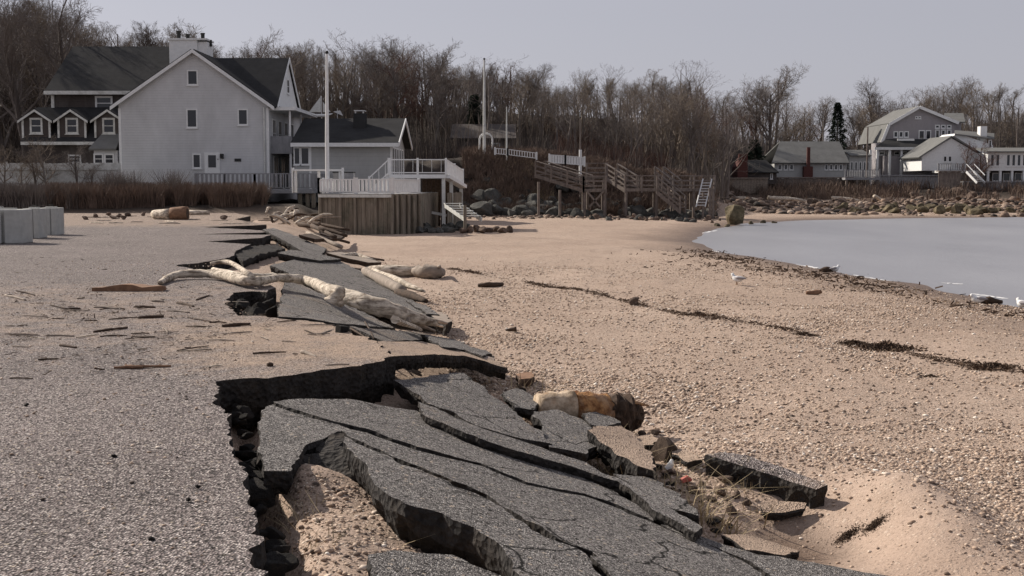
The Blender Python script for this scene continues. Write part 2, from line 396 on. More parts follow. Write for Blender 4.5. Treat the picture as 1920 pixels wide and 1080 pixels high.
M['asphalt'] = asphalt('broken_asphalt_top', (0.195, 0.18, 0.173), (0.54, 0.51, 0.48), (0.42, 0.32, 0.24), True, 105)
def brokenside(name, c0, c1, warm):
    m, t, p = newmat(name, 0.95, 0.2)
    n = tex(t, 9, 6, 0.8); v = vor(t, 24)
    a = ramp(t, n, [(0.3, c0), (0.7, c1)])
    a = mix(t, a, warm, ramp(t, tex(t, 3, 4, 0.7), [(0.5, 0.0), (0.75, 0.6)]))
    L(t, a, p.inputs['Base Color']); L(t, bump(t, mt(t, 'ADD', n, v), 1.0, 0.05), p.inputs['Normal'])
    return m
M['side'] = brokenside('fresh_broken_asphalt', (0.014, 0.0125, 0.012), (0.065, 0.059, 0.055), (0.085, 0.064, 0.046))
M['sub'] = brokenside('dark_roadbed', (0.010, 0.009, 0.008), (0.034, 0.029, 0.025), (0.05, 0.038, 0.027))
def sandmat():
    m, t, p = newmat('sand_and_shingle', 0.95, 0.2)
    big = tex(t, 0.22, 5, 0.6); mid = tex(t, 1.6, 5, 0.7); fine = tex(t, 60, 4, 0.8)
    sand = ramp(t, big, [(0.3, (0.37, 0.274, 0.214)), (0.7, (0.47, 0.362, 0.288))])
    sand = mix(t, sand, (0.27, 0.19, 0.135), ramp(t, mid, [(0.52, 0.0), (0.8, 0.5)]))
    sand = mix(t, sand, (0.17, 0.12, 0.085), ramp(t, fine, [(0.52, 0.0), (0.75, 0.55)]))
    cov = ramp(t, mt(t, 'ADD', tex(t, 0.5, 5, 0.7), mt(t, 'MULTIPLY', mid, 0.35)), [(0.42, 0.35), (0.66, 1.0)])
    cov = mt(t, 'MULTIPLY', cov, mt(t, 'SUBTRACT', 1.0, attr(t, 'bare')))
    h = None; col = sand
    for sc_, lo in ((17.0, 0.72), (30.0, 0.42), (52.0, 0.30)):
        c = nn(t, 'ShaderNodeTexVoronoi'); c.inputs['Scale'].default_value = sc_; c.inputs['Randomness'].default_value = 1.0
        L(t, coord(t), c.inputs['Vector'])
        s = nn(t, 'ShaderNodeSeparateColor'); L(t, c.outputs['Color'], s.inputs[0])
        pick = mt(t, 'MULTIPLY', ramp(t, s.outputs[0], [(lo, 0.0), (lo+0.03, 1.0)]), cov)
        body = mt(t, 'MULTIPLY', ramp(t, c.outputs['Distance'], [(0.30, 1.0), (0.42, 0.0)]), pick)
        pc = ramp(t, s.outputs[1], [(0.0, (0.07, 0.052, 0.042)), (0.3, (0.22, 0.155, 0.115)), (0.65, (0.46, 0.35, 0.265)), (1.0, (0.70, 0.60, 0.50))])
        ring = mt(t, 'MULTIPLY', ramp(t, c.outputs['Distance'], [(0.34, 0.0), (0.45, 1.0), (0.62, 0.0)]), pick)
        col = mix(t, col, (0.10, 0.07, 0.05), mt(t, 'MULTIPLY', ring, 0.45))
        col = mix(t, col, pc, body)
        hh = mt(t, 'MULTIPLY', mt(t, 'MULTIPLY', mt(t, 'SUBTRACT', 0.45, c.outputs['Distance']), body), 13.0/sc_)
        h = hh if h is None else mt(t, 'MAXIMUM', h, hh)
    wet = attr(t, 'wet'); col = mix(t, col, mix(t, col, (0.40, 0.37, 0.35), 1.0, 'MULTIPLY'), wet)
    soil = attr(t, 'soil')
    sn = tex(t, 1.2, 6, 0.75); leaf = ramp(t, sn, [(0.3, (0.018, 0.014, 0.011)), (0.6, (0.042, 0.031, 0.024)), (0.8, (0.070, 0.050, 0.036))])
    col = mix(t, col, leaf, soil)
    L(t, col, p.inputs['Base Color'])
    rg = mt(t, 'SUBTRACT', 0.95, mt(t, 'MULTIPLY', wet, 0.45)); L(t, rg, p.inputs['Roughness'])
    L(t, bump(t, h, 0.8, 0.10, bump(t, mt(t, 'ADD', mid, mt(t, 'MULTIPLY', fine, 0.15)), 0.6, 0.06)), p.inputs['Normal'])
    return m
M['sand'] = sandmat()
def watermat():
    m, t, p = newmat('grey_sea', 0.30, 0.5)
    n = tex(t, 0.12, 4, 0.6, stretch=(1, 0.35, 1)); w = tex(t, 3.4, 6, 0.7, stretch=(1, 0.45, 1)); w2 = tex(t, 0.5, 3, 0.6)
    L(t, ramp(t, n, [(0.3, (0.20, 0.20, 0.215)), (0.7, (0.28, 0.28, 0.295))]), p.inputs['Base Color'])
    L(t, bump(t, mt(t, 'ADD', w, w2), 0.45, 0.05), p.inputs['Normal']); return m
M['sea'] = watermat()
M['foam'] = plain('sea_foam', (0.5, 0.5, 0.5), (0.75, 0.75, 0.75), 12, 0.9, 0.5)
# ---------------------------------------------------------------- setting: ground, sea
def axis(spans):
    out = []
    for a, b, st in spans:
        out += list(np.arange(a, b, st))
    return np.array(out+[spans[-1][1]])
gx = axis([(-1600, -200, 100), (-200, -60, 7), (-60, -14, 1.2), (-14, -4, 0.3), (-4, 5, 0.09), (5, 14, 0.22), (14, 50, 0.9), (50, 150, 4), (150, 400, 25), (400, 1600, 100)])
gy = axis([(-60, 0, 6), (0, 4, 0.5), (4, 14, 0.09), (14, 24, 0.18), (24, 60, 0.45), (60, 115, 0.8), (115, 260, 3), (260, 500, 20), (500, 1600, 100)])
GX, GY = np.meshgrid(gx, gy)
GZ = ground_np(GX.ravel(), GY.ravel())
gV = np.stack([GX.ravel(), GY.ravel(), GZ], 1)
nx, ny = len(gx), len(gy)
ii = (np.arange(ny-1)[:, None]*nx+np.arange(nx-1)[None, :]).ravel()
gF = np.stack([ii, ii+1, ii+nx+1, ii+nx], 1)
ground_ob = npmesh('ground', gV, gF, M['sand'], True); tag(ground_ob, 'tan sand and shingle beach rising to wooded brown hillside', 'ground', kind='structure')
sd = shore_dist(gV[:, 0], gV[:, 1])
fattr(ground_ob, 'wet', np.clip(1-(gV[:, 2]-SEA-0.03)/0.17, 0, 1))
gu = np.where(gV[:, 1] > 20, gV[:, 0]/np.maximum(gV[:, 1], 1)*F+960, 960)
soil = sst((gV[:, 2]+0.55)/0.5)*sst((gV[:, 1]-66)/6)
soil = np.maximum(soil, sst((gV[:, 1]-97)/5)*sst((gV[:, 2]+0.8)/0.5)*(gu < 1340))
soil = np.where(gu > 1340, soil*sst((gV[:, 1]-138)/20), soil)
fattr(ground_ob, 'soil', soil)
fattr(ground_ob, 'bare', .72*np.exp(-((gV[:, 0]-2.7)/1.0)**4-((gV[:, 1]-8.9)/2.2)**4))
sb = MB(); sb.face([(-20, -60, SEA), (3000, -400, SEA), (3000, 900, SEA), (-20, 160, SEA)])
sea = sb.build('sea', M['sea'], base=(0, 0, SEA)); tag(sea, 'calm grey sea water in the cove', 'sea', kind='structure')

# ---------------------------------------------------------------- broken plates
def mvc(P, V, Z):                       # mean value interpolation of boundary heights
    out = np.zeros(len(P)); n = len(V)
    for k, p in enumerate(P):
        d = V-p; r = np.hypot(d[:, 0], d[:, 1])
        j = np.argmin(r)
        if r[j] < 1e-6: out[k] = Z[j]; continue
        a = np.arctan2(d[:, 1], d[:, 0]); da = np.roll(a, -1)-a
        da = (da+np.pi) % (2*np.pi)-np.pi
        tn = np.tan(np.clip(da/2, -1.54, 1.54)); w = (np.roll(tn, 1)+tn)/r
        s = w.sum()
        out[k] = (w*Z).sum()/s if abs(s) > 1e-9 else Z[j]
    return out
def densify(pts, step, jit, closed=True, seed=0):
    rg = random.Random(seed); out = []; n = len(pts)
    for i in range(n if closed else n-1):
        a = Vector(pts[i]); b = Vector(pts[(i+1) % n]); d = b-a; ln = math.hypot(d.x, d.y)
        k = max(1, min(200, int(ln/step))); px, py = (-d.y/ln, d.x/ln) if ln > 0 else (0, 0)
        for j in range(k):
            t = j/k; env = min(1, 4*min(t, 1-t)+0.25) if k > 1 else 0.3
            q = (float(vnoise(i*7.3+t*ln/0.22, seed*3.1, 77))-0.5)*2*jit+(float(vnoise(i*5.1+t*ln/0.07, seed*9.7, 78))-0.5)*jit*1.1
            q *= env
            out.append((a.x+d.x*t+px*q, a.y+d.y*t+py*q, a.z+d.z*t))
    if not closed: out.append(tuple(pts[-1]))
    return out
def plate(name, pts, th, mats, step=0.08, jit=0.025, grid=0.16, rough=0.010, seed=1, sandfn=None, flat=None, inner=None, under=0.05, parent=None, dens=None):
    B = dens if dens is not None else densify(pts, step*.8, jit*1.25, True, seed)
    # orient counter-clockwise
    ar = sum(B[i][0]*B[(i+1) % len(B)][1]-B[(i+1) % len(B)][0]*B[i][1] for i in range(len(B)))
    if ar < 0: B = B[::-1]
    b2 = np.array([(p[0], p[1]) for p in B]); bz = np.array([p[2] for p in B]); n = len(B)
    lo = b2.min(0); hi = b2.max(0)
    if inner is None:
        xs = np.arange(lo[0]+grid/2, hi[0], grid); ys = np.arange(lo[1]+grid/2, hi[1], grid)
        X, Y = np.meshgrid(xs, ys); rg = np.random.default_rng(seed)
        P = np.stack([X.ravel(), Y.ravel()], 1)+rg.uniform(-.3, .3, (X.size, 2))*grid
    else: P = inner
    ins = np.zeros(len(P), bool); md = np.full(len(P), 1e9)
    for i in range(n):
        x1, y1 = b2[i]; x2, y2 = b2[(i+1) % n]
        if y1 != y2:
            ins ^= ((y1 > P[:, 1]) != (y2 > P[:, 1])) & (P[:, 0] < (x2-x1)*(P[:, 1]-y1)/(y2-y1)+x1)
        md = np.minimum(md, np.hypot(P[:, 0]-x1, P[:, 1]-y1))
    P = P[ins & (md > 0.3*min(grid, step))]
    co = [Vector((float(a), float(b))) for a, b in b2]+[Vector((float(a), float(b))) for a, b in P]
    ov, oe, of, orv, _, _ = delaunay_2d_cdt(co, [(i, (i+1) % n) for i in range(n)], [], 1, 1e-6)
    xy = np.array([(v.x, v.y) for v in ov])
    src = [o[0] if o else -1 for o in orv]
    zi = np.zeros(len(xy))
    zsrc = np.concatenate([bz, mvc(P, b2, bz) if flat is None else np.full(len(P), flat)])
    for k, sidx in enumerate(src): zi[k] = zsrc[sidx] if sidx >= 0 else (flat if flat is not None else mvc(xy[k:k+1], b2, bz)[0])
    zi = zi+(fbm(xy[:, 0]*3.1, xy[:, 1]*3.1, 40+seed, 3)-0.5)*2*rough
    mb = MB(); mb.v = [(xy[k, 0], xy[k, 1], zi[k]) for k in range(len(xy))]
    for f in of: mb.f.append(tuple(f)); mb.m.append(0)
    inv = {}
    for k, o in enumerate(orv):
        for q in o: inv.setdefault(q, k)
    top = [inv[i] for i in range(n)]
    tops = []
    for k in top:
        if not tops or tops[-1] != k: tops.append(k)
    if tops[0] == tops[-1]: tops.pop()
    m = len(tops); cx = np.array([xy[k] for k in tops])
    tang = np.roll(cx, -1, 0)-np.roll(cx, 1, 0); ln = np.maximum(np.hypot(tang[:, 0], tang[:, 1]), 1e-6)
    nrm = np.stack([tang[:, 1]/ln, -tang[:, 0]/ln], 1)
    rg = np.random.default_rng(seed+5); prev = list(tops)
    levels = [(0.0, 0.012, 0.25), (-under*0.3, 0.02, 0.55), (-under, 0.03, 1.0)]
    for li, (off, jj, fr) in enumerate(levels):
        cur = []
        for q in range(m):
            o = off+rg.uniform(-jj, jj) if li else rg.uniform(-0.004, jj)
            tt = th*fr*(1+rg.uniform(-.12, .12))
            cur.append(len(mb.v)); mb.v.append((cx[q, 0]+nrm[q, 0]*o, cx[q, 1]+nrm[q, 1]*o, zi[tops[q]]-tt))
        for q in range(m):
            a, b = prev[q], prev[(q+1) % m]; c, d = cur[(q+1) % m], cur[q]
            mb.f.append((b, a, d, c)); mb.m.append(1 if li < 2 or len(mats) < 3 else 2)
        prev = cur
    bot = {}
    for f in of:
        g = []
        for k in reversed(f):
            if k in bot: g.append(bot[k]); continue
            if k in tops: i2 = prev[tops.index(k)]
            else: i2 = len(mb.v); mb.v.append((xy[k, 0], xy[k, 1], zi[k]-th))
            bot[k] = i2; g.append(i2)
        mb.f.append(tuple(g)); mb.m.append(len(mats)-1)
    o = mb.build(name, mats, parent=parent)
    vv = np.array(mb.v)
    fattr(o, 'sand', sandfn(vv[:, 0], vv[:, 1]) if sandfn else np.zeros(len(vv)))
    return o

# ---------------------------------------------------------------- the pavement
RB = [(490, 1080), (481, 1020), (474, 965), (466, 925), (452, 880), (441, 840), (432, 800), (418, 765), (412, 735), (405, 716),
      (480, 709), (560, 701), (640, 691), (700, 681), (740, 668), (705, 641), (640, 616), (575, 600), (524, 598), (498, 592), (445, 592), (424, 572), (436, 549), (470, 546),
      (500, 548), (512, 536), (470, 522), (405, 512), (330, 497), (392, 490), (432, 482), (450, 466), (470, 458), (388, 453), (448, 449), (492, 446), (508, 440), (352, 439.4), (490, 436),
      (508, 433), (380, 425.5), (470, 423), (500, 421), (440, 411), (470, 405), (430, 397.5)]
edge = [Vector((0.35, -12, 0)), Vector((-0.62, 2, 0))]+[G(x, y, 0) for x, y in RB]
de = []
for i in range(len(edge)-1):
    a = edge[i]; st = 0.06 if a.y < 16 else (0.15 if a.y < 30 else 0.5)
    if a.y < 1: st = 1.0
    seg = densify([a, edge[i+1]], st, 0.06 if 3 < a.y < 12 else 0.06, False, 20+i)
    de += seg[:-1]
de.append(tuple(edge[-1]))
de += [(-60, 69.5, 0), (-75, 40, 0), (-75, -12, 0)]
rp = []
rr = np.random.default_rng(3)
for (x0, x1, y0, y1, st) in ((-7, 1, 4, 19, 0.22), (-18, -3, 19, 45, 0.6), (-18, -7, 4, 19, 0.6), (-30, -8, 45, 68, 1.5), (-70, -18, -10, 45, 4), (-70, -30, 45, 68, 4), (-18, 1, -10, 4, 1.5)):
    X, Y = np.meshgrid(np.arange(x0+st/2, x1, st), np.arange(y0+st/2, y1, st))
    rp.append(np.stack([X.ravel(), Y.ravel()], 1)+rr.uniform(-.25, .25, (X.size, 2))*st)
rp = np.concatenate(rp)
def road_sand(x, y):
    u = x/np.maximum(y, 1)*F+960; v = HORIZ+F*EYE/np.maximum(y, 2)
    band = sst((v-560)/60)*(1-sst((v-630)/190))*sst((u-60)/440)*.8
    band = np.maximum(band, sst((u-640)/100)*(1-sst((v-640)/90)))
    band = np.maximum(band, 0.65*(1-sst((v-418)/18)))
    band = np.maximum(band, 0.38*np.exp(-((u-330)/120)**2-((v-950)/60)**2))
    band = np.maximum(band, 0.45*sst((v-505)/40)*(1-sst((v-590)/220))*(1-sst((u-700)/100)))
    band = np.maximum(band, 0.16)
    return band*0.98
road = plate('pavement', None, 0.42, [M['road'], M['side'], M['sub']], dens=de, inner=rp, flat=0.0, rough=0.012, seed=3, sandfn=road_sand, under=0.05)
tag(road, 'worn grey gritty pavement with a broken seaward edge', 'pavement', kind='structure')

# ---------------------------------------------------------------- slabs of broken asphalt
AS = [M['asphalt'], M['side'], M['sub']]
def slab(pix, th, label, dz=0.0, jit=0.03, seed=1, mats=None, sand=0.0, on='slump', grid=0.16, step=0.08, group=None, name='asphalt_slab', cat='asphalt slab', under=0.04, rough=0.012):
    fn = {'slump': slump1, 'ground': ground}[on]
    P = [G(p[0], p[1], p[3]) if len(p) > 3 else hit(p[0], p[1], fn, dz+(p[2] if len(p) > 2 else 0)) for p in pix]
    if sand is None: sf = None
    elif callable(sand): sf = sand
    else: sf = lambda x, y: sand+(fbm(x*1.3, y*1.3, seed, 3)-.5)*.9*(0.35+sand)
    o = plate(name, P, th, mats or AS, step, jit, grid, rough, seed, sf, under=under)
    return tag(o, label, cat, group)
slab([(738, 712), (800, 706), (868, 698, .03), (940, 752), (1036, 832), (975, 822), (880, 792), (790, 747)], 0.13, 'dark grey tilted asphalt slab just under the overhanging pavement lip', 0.05, sand=.16, seed=11)
slab([(784, 752), (880, 795), (972, 826), (1100, 868), (1210, 925), (1312, 985), (1306, 999), (1225, 955), (1160, 903), (1095, 881), (985, 849), (900, 822), (790, 776)], 0.16,
     'long narrow strip of asphalt above the deep black crack', 0.10, sand=.2, seed=12, jit=0.018, under=0.07)
slab([(512, 752), (560, 747), (650, 749), (780, 770), (820, 800), (900, 832), (985, 860), (1090, 893), (1150, 920), (1225, 968), (1225, 976), (1150, 944), (1095, 925), (985, 903), (900, 868), (780, 838), (690, 805), (600, 782)], 0.12,
     'slender asphalt strip lying between the two long cracks', 0.035, seed=13, jit=0.014)
slab([(490, 768), (512, 757), (600, 787), (690, 811), (780, 844), (900, 874), (985, 908), (1095, 930), (1150, 950), (1228, 982), (1300, 1004), (1370, 1036), (1440, 1085), (1180, 1100), (1110, 1034), (1040, 1008), (912, 926), (850, 903), (770, 868), (700, 838), (641, 808), (592, 826), (570, 838), (545, 884), (494, 884), (488, 830)], 0.15,
     'large cracked asphalt sheet sloping towards the beach in the foreground', 0.02, sand=.14, seed=14, jit=0.02, grid=0.14)
slab([(645, 818), (700, 845), (770, 876), (850, 910), (908, 932), (1036, 1014), (1100, 1040), (1160, 1110), (1000, 1130), (962, 1058), (930, 1015), (889, 990), (828, 964), (760, 946), (715, 916), (690, 882), (660, 846)], 0.30,
     'thick raised asphalt plate with a dark crumbling front edge', 0.075, sand=.12, seed=15, jit=0.03, mats=[M['asphalt'], M['side'], M['sub']], under=0.10)
slab([(692, 1040), (736, 1032), (850, 1042), (905, 1068), (960, 1092), (930, 1150), (720, 1150)], 0.16, 'low grey asphalt piece at the bottom in front of the raised plate', -0.02, seed=16)
slab([(1240, 985), (1330, 1010), (1420, 1038), (1560, 1062), (1720, 1092), (1640, 1120), (1480, 1100), (1400, 1050), (1300, 1012)], 0.14, 'long dark asphalt strip running off the bottom right of the broken edge', 0.03, seed=17, jit=0.02)
slab([(1108, 1042), (1180, 1046), (1236, 1076), (1250, 1130), (1180, 1130)], 0.10, 'small triangular asphalt flake between cracks at the bottom', 0.055, seed=18, jit=0.02)
slab([(543, 889, -.10), (566, 842, .0), (592, 827, .025), (640, 811, .05), (654, 842, .02), (688, 884, -.03), (655, 896, -.10), (605, 894, -.12)], 0.12, 'crumbling dark lump of asphalt at the upturned corner of the raised plate', 0.0, seed=19, mats=[M['side'], M['side'], M['sub']], rough=0.07, jit=0.05)
slab([(1000, 772), (1045, 768), (1096, 790), (1122, 830), (1098, 852), (1030, 836), (1015, 800)], 0.12, 'dark asphalt slab in shadow beside the orange rotten log', 0.04, seed=21, sand=0.1)
slab([(940, 738), (968, 728), (1010, 748), (1000, 768), (965, 764)], 0.10, 'small dark asphalt scrap left of the orange rotten log', 0.02, seed=22)
slab([(1100, 806, .06), (1112, 800, .08), (1165, 798, .03), (1206, 830), (1222, 860), (1232, 886), (1195, 874), (1150, 846)], 0.20, 'sand covered concrete slab tipped up below the rotten log', 0.10, seed=23, sand=1.2, mats=[M['road'], M['side'], M['sub']])
slab([(1092, 776, .03), (1122, 772), (1164, 790), (1140, 800), (1108, 798)], 0.10, 'small dark slab directly under the rotten log', 0.06, seed=24)
slab([(1150, 888), (1225, 895), (1260, 920), (1300, 952), (1310, 968), (1240, 945), (1190, 915)], 0.10, 'thin dark asphalt slab behind the long crack strip', 0.03, seed=25)
slab([(1322, 852), (1350, 848), (1402, 855), (1470, 878), (1552, 908), (1530, 917), (1470, 900), (1400, 876)], 0.2, 'thick broken kerb slab with pale top and dark side on the sand', 0.19, seed=26, sand=0.35, on='ground', mats=[M['road'], M['side'], M['side']], under=0.03, jit=0.015)
slab([(1425, 947), (1450, 940), (1512, 942), (1508, 953), (1470, 962), (1432, 960)], 0.07, 'flat tan slab fragment lying in front of the thick kerb slab', 0.10, seed=27, sand=1.2, on='ground', mats=[M['road'], M['side'], M['side']])
slab([(1352, 1002), (1410, 1000), (1500, 1030), (1470, 1040), (1400, 1032)], 0.07, 'thin tan slab fragment beside the dark strip in the sand hollow', 0.09, seed=28, sand=1.2, on='ground', mats=[M['road'], M['side'], M['side']])
slab([(968, 702), (998, 698), (1002, 706), (974, 712)], 0.12, 'small reddish brown slab scrap alone on the sand near the pavement tip', 0.12, seed=29, on='ground', mats=[M['redwood'], M['driftdark'], M['driftdark']])
slab([(1180, 822), (1215, 812), (1236, 822), (1226, 834), (1196, 836)], 0.08, 'small pale slab scrap on the sand right of the tipped slab', 0.10, seed=30, on='ground', sand=1.2, mats=[M['road'], M['side'], M['side']])
slab([(1262, 838), (1300, 850), (1318, 862), (1290, 866), (1262, 850)], 0.07, 'narrow tan slab scrap next to the dark rock', 0.10, seed=301, on='ground', sand=1.0, mats=[M['road'], M['side'], M['side']])
# the slumped pavement beyond the gap
slab([(736, 669, 0, -.015), (800, 664, 0, -.10), (870, 667, 0, -.28), (952, 690, 0, -.5), (922, 670, 0, -.55), (860, 656, 0, -.45), (790, 640, 0, -.25), (706, 641, 0, -.015)], 0.14, 'sagging sand strewn pavement tongue overhanging the black hole', 0.06, seed=31, sand=0.75, mats=[M['road'], M['side'], M['sub']])
slab([(720, 640), (795, 637), (865, 653), (925, 668), (915, 660), (850, 640), (785, 622), (700, 616), (655, 612)], 0.12, 'grey pavement strip sloping behind the overhanging tongue', 0.05, seed=32, sand=0.45)
slab([(790, 626), (850, 636), (920, 662), (905, 668), (870, 655), (830, 650)], 0.10, 'dark triangular slab end pointing at the sand', 0.12, seed=33)
slab([(522, 594), (526, 560), (536, 522), (580, 540), (640, 566), (690, 590), (740, 615), (700, 612), (640, 606), (575, 596)], 0.14, 'grey asphalt plate in front of the big bleached trunk', 0.05, seed=34, sand=0.3)
slab([(506, 497), (565, 484), (640, 491), (680, 510), (761, 556), (812, 588), (826, 600), (760, 590), (640, 550), (560, 520)], 0.16, 'wide sloping asphalt plate behind the big bleached trunk', 0.08, seed=35)
slab([(492, 430), (513, 427), (560, 444), (612, 466), (602, 478), (565, 470), (537, 453)], 0.16, 'narrow asphalt plate far along the broken edge', 0.10, seed=36, step=.2, grid=.4)
slab([(520, 474), (545, 468), (600, 476), (640, 486), (600, 488), (560, 482)], 0.16, 'dark upturned asphalt plate over the far hole', 0.16, seed=37, step=.2, grid=.4)
slab([(440, 478), (470, 462), (520, 458), (535, 466), (490, 476), (455, 488)], 0.2, 'black broken asphalt lump inside the far hole', -0.02, seed=38, mats=[M['side'], M['side'], M['sub']], rough=0.06, step=.15, grid=.3)
slab([(760, 562), (800, 572), (824, 590), (800, 588)], 0.13, 'small asphalt piece at the foot of the sloping plate', 0.14, seed=39)
slab([(806, 584), (830, 586), (848, 602), (836, 606), (815, 596)], 0.2, 'dark broken kerb lump at the toe of the sloping plate', 0.12, seed=40, on='slump', mats=[M['driftgrey'], M['side'], M['side']])
slab([(612, 474), (650, 484), (690, 492), (715, 492), (670, 480), (640, 472)], 0.14, 'thin brown slab bent over the sand behind the trunk', 0.20, seed=41, step=.2, grid=.4, mats=[M['driftgrey'], M['driftdark'], M['driftdark']])
slab([(560, 440), (600, 436), (650, 438), (640, 446), (590, 448)], 0.12, 'dark flat debris slab in front of the plank wall', 0.25, seed=42, step=.2, grid=.5, mats=[M['driftdark'], M['driftdark'], M['driftdark']])
# rubble in the long crack beside the pavement
rub = []
_r = random.Random(31)
for k_ in range(34):
    q_ = _r.random(); q0_ = _r.uniform(0, 1)
    py_ = 742+330*q_; xa = np.interp(py_, [735, 765, 800, 840, 880, 925, 965, 1020, 1080], [420, 430, 445, 455, 465, 480, 488, 498, 505])
    rub.append((xa+_r.uniform(-6, 26), py_, _r.choice((.04, .05, .06, .08, .11))*(.8+.5*q_)))
rub += [(500, 735, .09), (548, 728, .07), (605, 722, .11), (690, 706, .09), (660, 716, .06)]
def rockmesh(name, seed, mat, sub=3, cuts=9, rough=0.10):
    bm = bmesh.new(); bmesh.ops.create_icosphere(bm, subdivisions=sub, radius=1.0)
    rg = random.Random(seed)
    for _ in range(cuts):
        n = Vector((rg.gauss(0, 1), rg.gauss(0, 1), rg.gauss(0, 1))).normalized(); d = rg.uniform(0.42, 0.86)
        for v in bm.verts:
            e = v.co.dot(n)-d
            if e > 0: v.co -= n*e
    for v in bm.verts:
        c = v.co
        q = float(fbm(np.array([c.x*1.7+seed]), np.array([c.y*1.7+c.z*1.3]), seed, 4)[0])-0.5
        v.co += c.normalized()*q*rough*2
    me = bpy.data.meshes.new(name); bm.to_mesh(me); bm.free(); me.materials.append(mat)
    return me
def rock(me, loc, size, label, cat='rock', group=None, name='rock', rot=None):
    o = bpy.data.objects.new(name, me); C.objects.link(o); o.location = loc
    o.scale = size if hasattr(size, '__len__') else (size,)*3
    o.rotation_euler = rot or (random.uniform(-.4, .4), random.uniform(-.4, .4), random.uniform(0, 6.28))
    return tag(o, label, cat, group)
CH = [rockmesh('asphalt_chunk', 60+i, M['side'], 3, 16, 0.07) for i in range(4)]
for i, (px, py, s) in enumerate(rub):
    p = onslump(px, py, -0.16+_r.uniform(-.03, .06))
    rock(CH[i % 4], p, (s*_r.uniform(.8, 1.7), s*_r.uniform(.8, 1.3), s*_r.uniform(.5, .9)), 'black crumbled asphalt chunk wedged in the crack along the pavement edge', 'asphalt chunk', 'asphalt chunks in the crack', 'asphalt_chunk')

for k_ in range(46):
    t_ = _r.random(); px = np.interp(t_, [0, .3, .6, 1], [945, 1040, 1180, 1330])+_r.uniform(-15, 75); py = np.interp(t_, [0, .3, .6, 1], [742, 815, 895, 990])+_r.uniform(-12, 12); s = _r.choice((.02, .03, .04, .05, .08))
    p = onslump(px, py, -.04) if px < 1100 else onbeach(px, py, .01)
    rock(CH[k_ % 4], p, (s*_r.uniform(.8, 1.8), s*_r.uniform(.8, 1.4), s*_r.uniform(.4, .8)), 'dark asphalt crumb scattered along the beach side of the broken slabs', 'asphalt chunk', 'asphalt crumbs beside the slabs', 'asphalt_chunk')
# ---------------------------------------------------------------- boulders
RD = [rockmesh('boulder', 100+i, M['rockdark'], 3, 15, .06) for i in range(6)]
RT = [rockmesh('boulder', 120+i, M['rocktan'], 3, 15, .06) for i in range(6)]
RM = [rockmesh('boulder', 140+i, M['rockmoss'], 3, 12, .08) for i in range(4)]
rg = random.Random(5)
def bank(n, x0, x1, yt, yb, Dn, Df, smin, smax, mats, label, group, squash=0.75):
    for i in range(n):
        px = rg.uniform(x0, x1); f = rg.random()
        D = Dn+(Df-Dn)*f; p = A(px, 400, D); s = rg.uniform(smin, smax)*(1.0 if rg.random() < .8 else 1.4)
        z = ground(p.x, D)
        rock(rg.choice(mats), (p.x, D, z+s*.25), (s, s*rg.uniform(.7, 1.1), s*squash), label, 'rock' if smax < .5 else 'boulder', group, 'rock' if smax < .5 else 'boulder')
bank(46, 868, 1080, 0, 0, 99, 104, 0.45, 0.9, RD, 'dark boulder piled along the foot of the brown bluff left of the timber walkway', 'boulders under the bluff')
bank(46, 1080, 1345, 0, 0, 97, 104, 0.4, 0.85, RD, 'dark boulder heaped under the timber walkway and stairs', 'boulders under the walkway')
bank(46, 862, 1345, 0, 0, 102.5, 106.5, 0.4, 0.8, RD, 'dark boulder in the upper tier of the heap under the bluff', 'upper boulders under the bluff')
bank(34, 1090, 1350, 0, 0, 90, 95, 0.15, 0.34, RT+RD, 'small rock strewn on the sand in front of the walkway', 'small rocks before the walkway')
bank(24, 785, 880, 0, 0, 66, 72, 0.25, 0.5, RD, 'grey rock heaped at the right end of the plank wall', 'rocks by the plank wall')
for i, px in enumerate((868, 880, 893, 905, 917, 930, 943, 956)):
    p = onbeach(px, 437-(i % 3)); rock(RT[i % 6], p+Vector((0, 0, .12)), (.33, .3, .26), 'pinkish tan rock in the short row running out from the plank wall', 'boulder', 'row of tan rocks', 'boulder')
bank(70, 1350, 1930, 0, 0, 126, 150, 0.22, 0.6, RT, 'reddish tan rock in the broad rubble band above the far shore', 'tan rocks on far shore', 0.65)
bank(50, 1560, 1950, 0, 0, 112, 121, 0.35, 0.85, RM, 'weed covered brown boulder at the water edge of the far shore', 'weedy boulders on far shore', 0.7)
bank(26, 1620, 1930, 0, 0, 152, 158, 0.4, 0.8, RT, 'rounded pale boulder in front of the far seawalls', 'boulders under far seawalls', 0.8)
bank(30, 1480, 1720, 0, 0, 116, 130, 0.15, 0.4, RT, 'small brown rock scattered down the far beach slope', 'small far beach rocks', 0.7)
p = G(1381, 421, SEA+.05); rock(RM[1], p+Vector((0, .8, .5)), (1.12, 1.0, .92), 'lone big brown boulder standing at the cove waterline', 'boulder', None, 'boulder', (0.1, 0, .5))
for px, py in ((1345, 424), (1362, 424), (1408, 419), (1432, 417), (1450, 417)):
    p = G(px, py, SEA+.05); rock(RM[(px) % 4], p, (.3, .3, .2), 'small dark rock at the waterline near the lone boulder', 'boulder', 'small rocks by the lone boulder', 'boulder')
rock(rockmesh('rock', 171, M['driftdark'], 3, 8, .2), onbeach(1243, 862)+Vector((0, 0, .09)), (.17, .14, .13), 'dark brown rough rock between the tipped slab and the thick kerb slab')
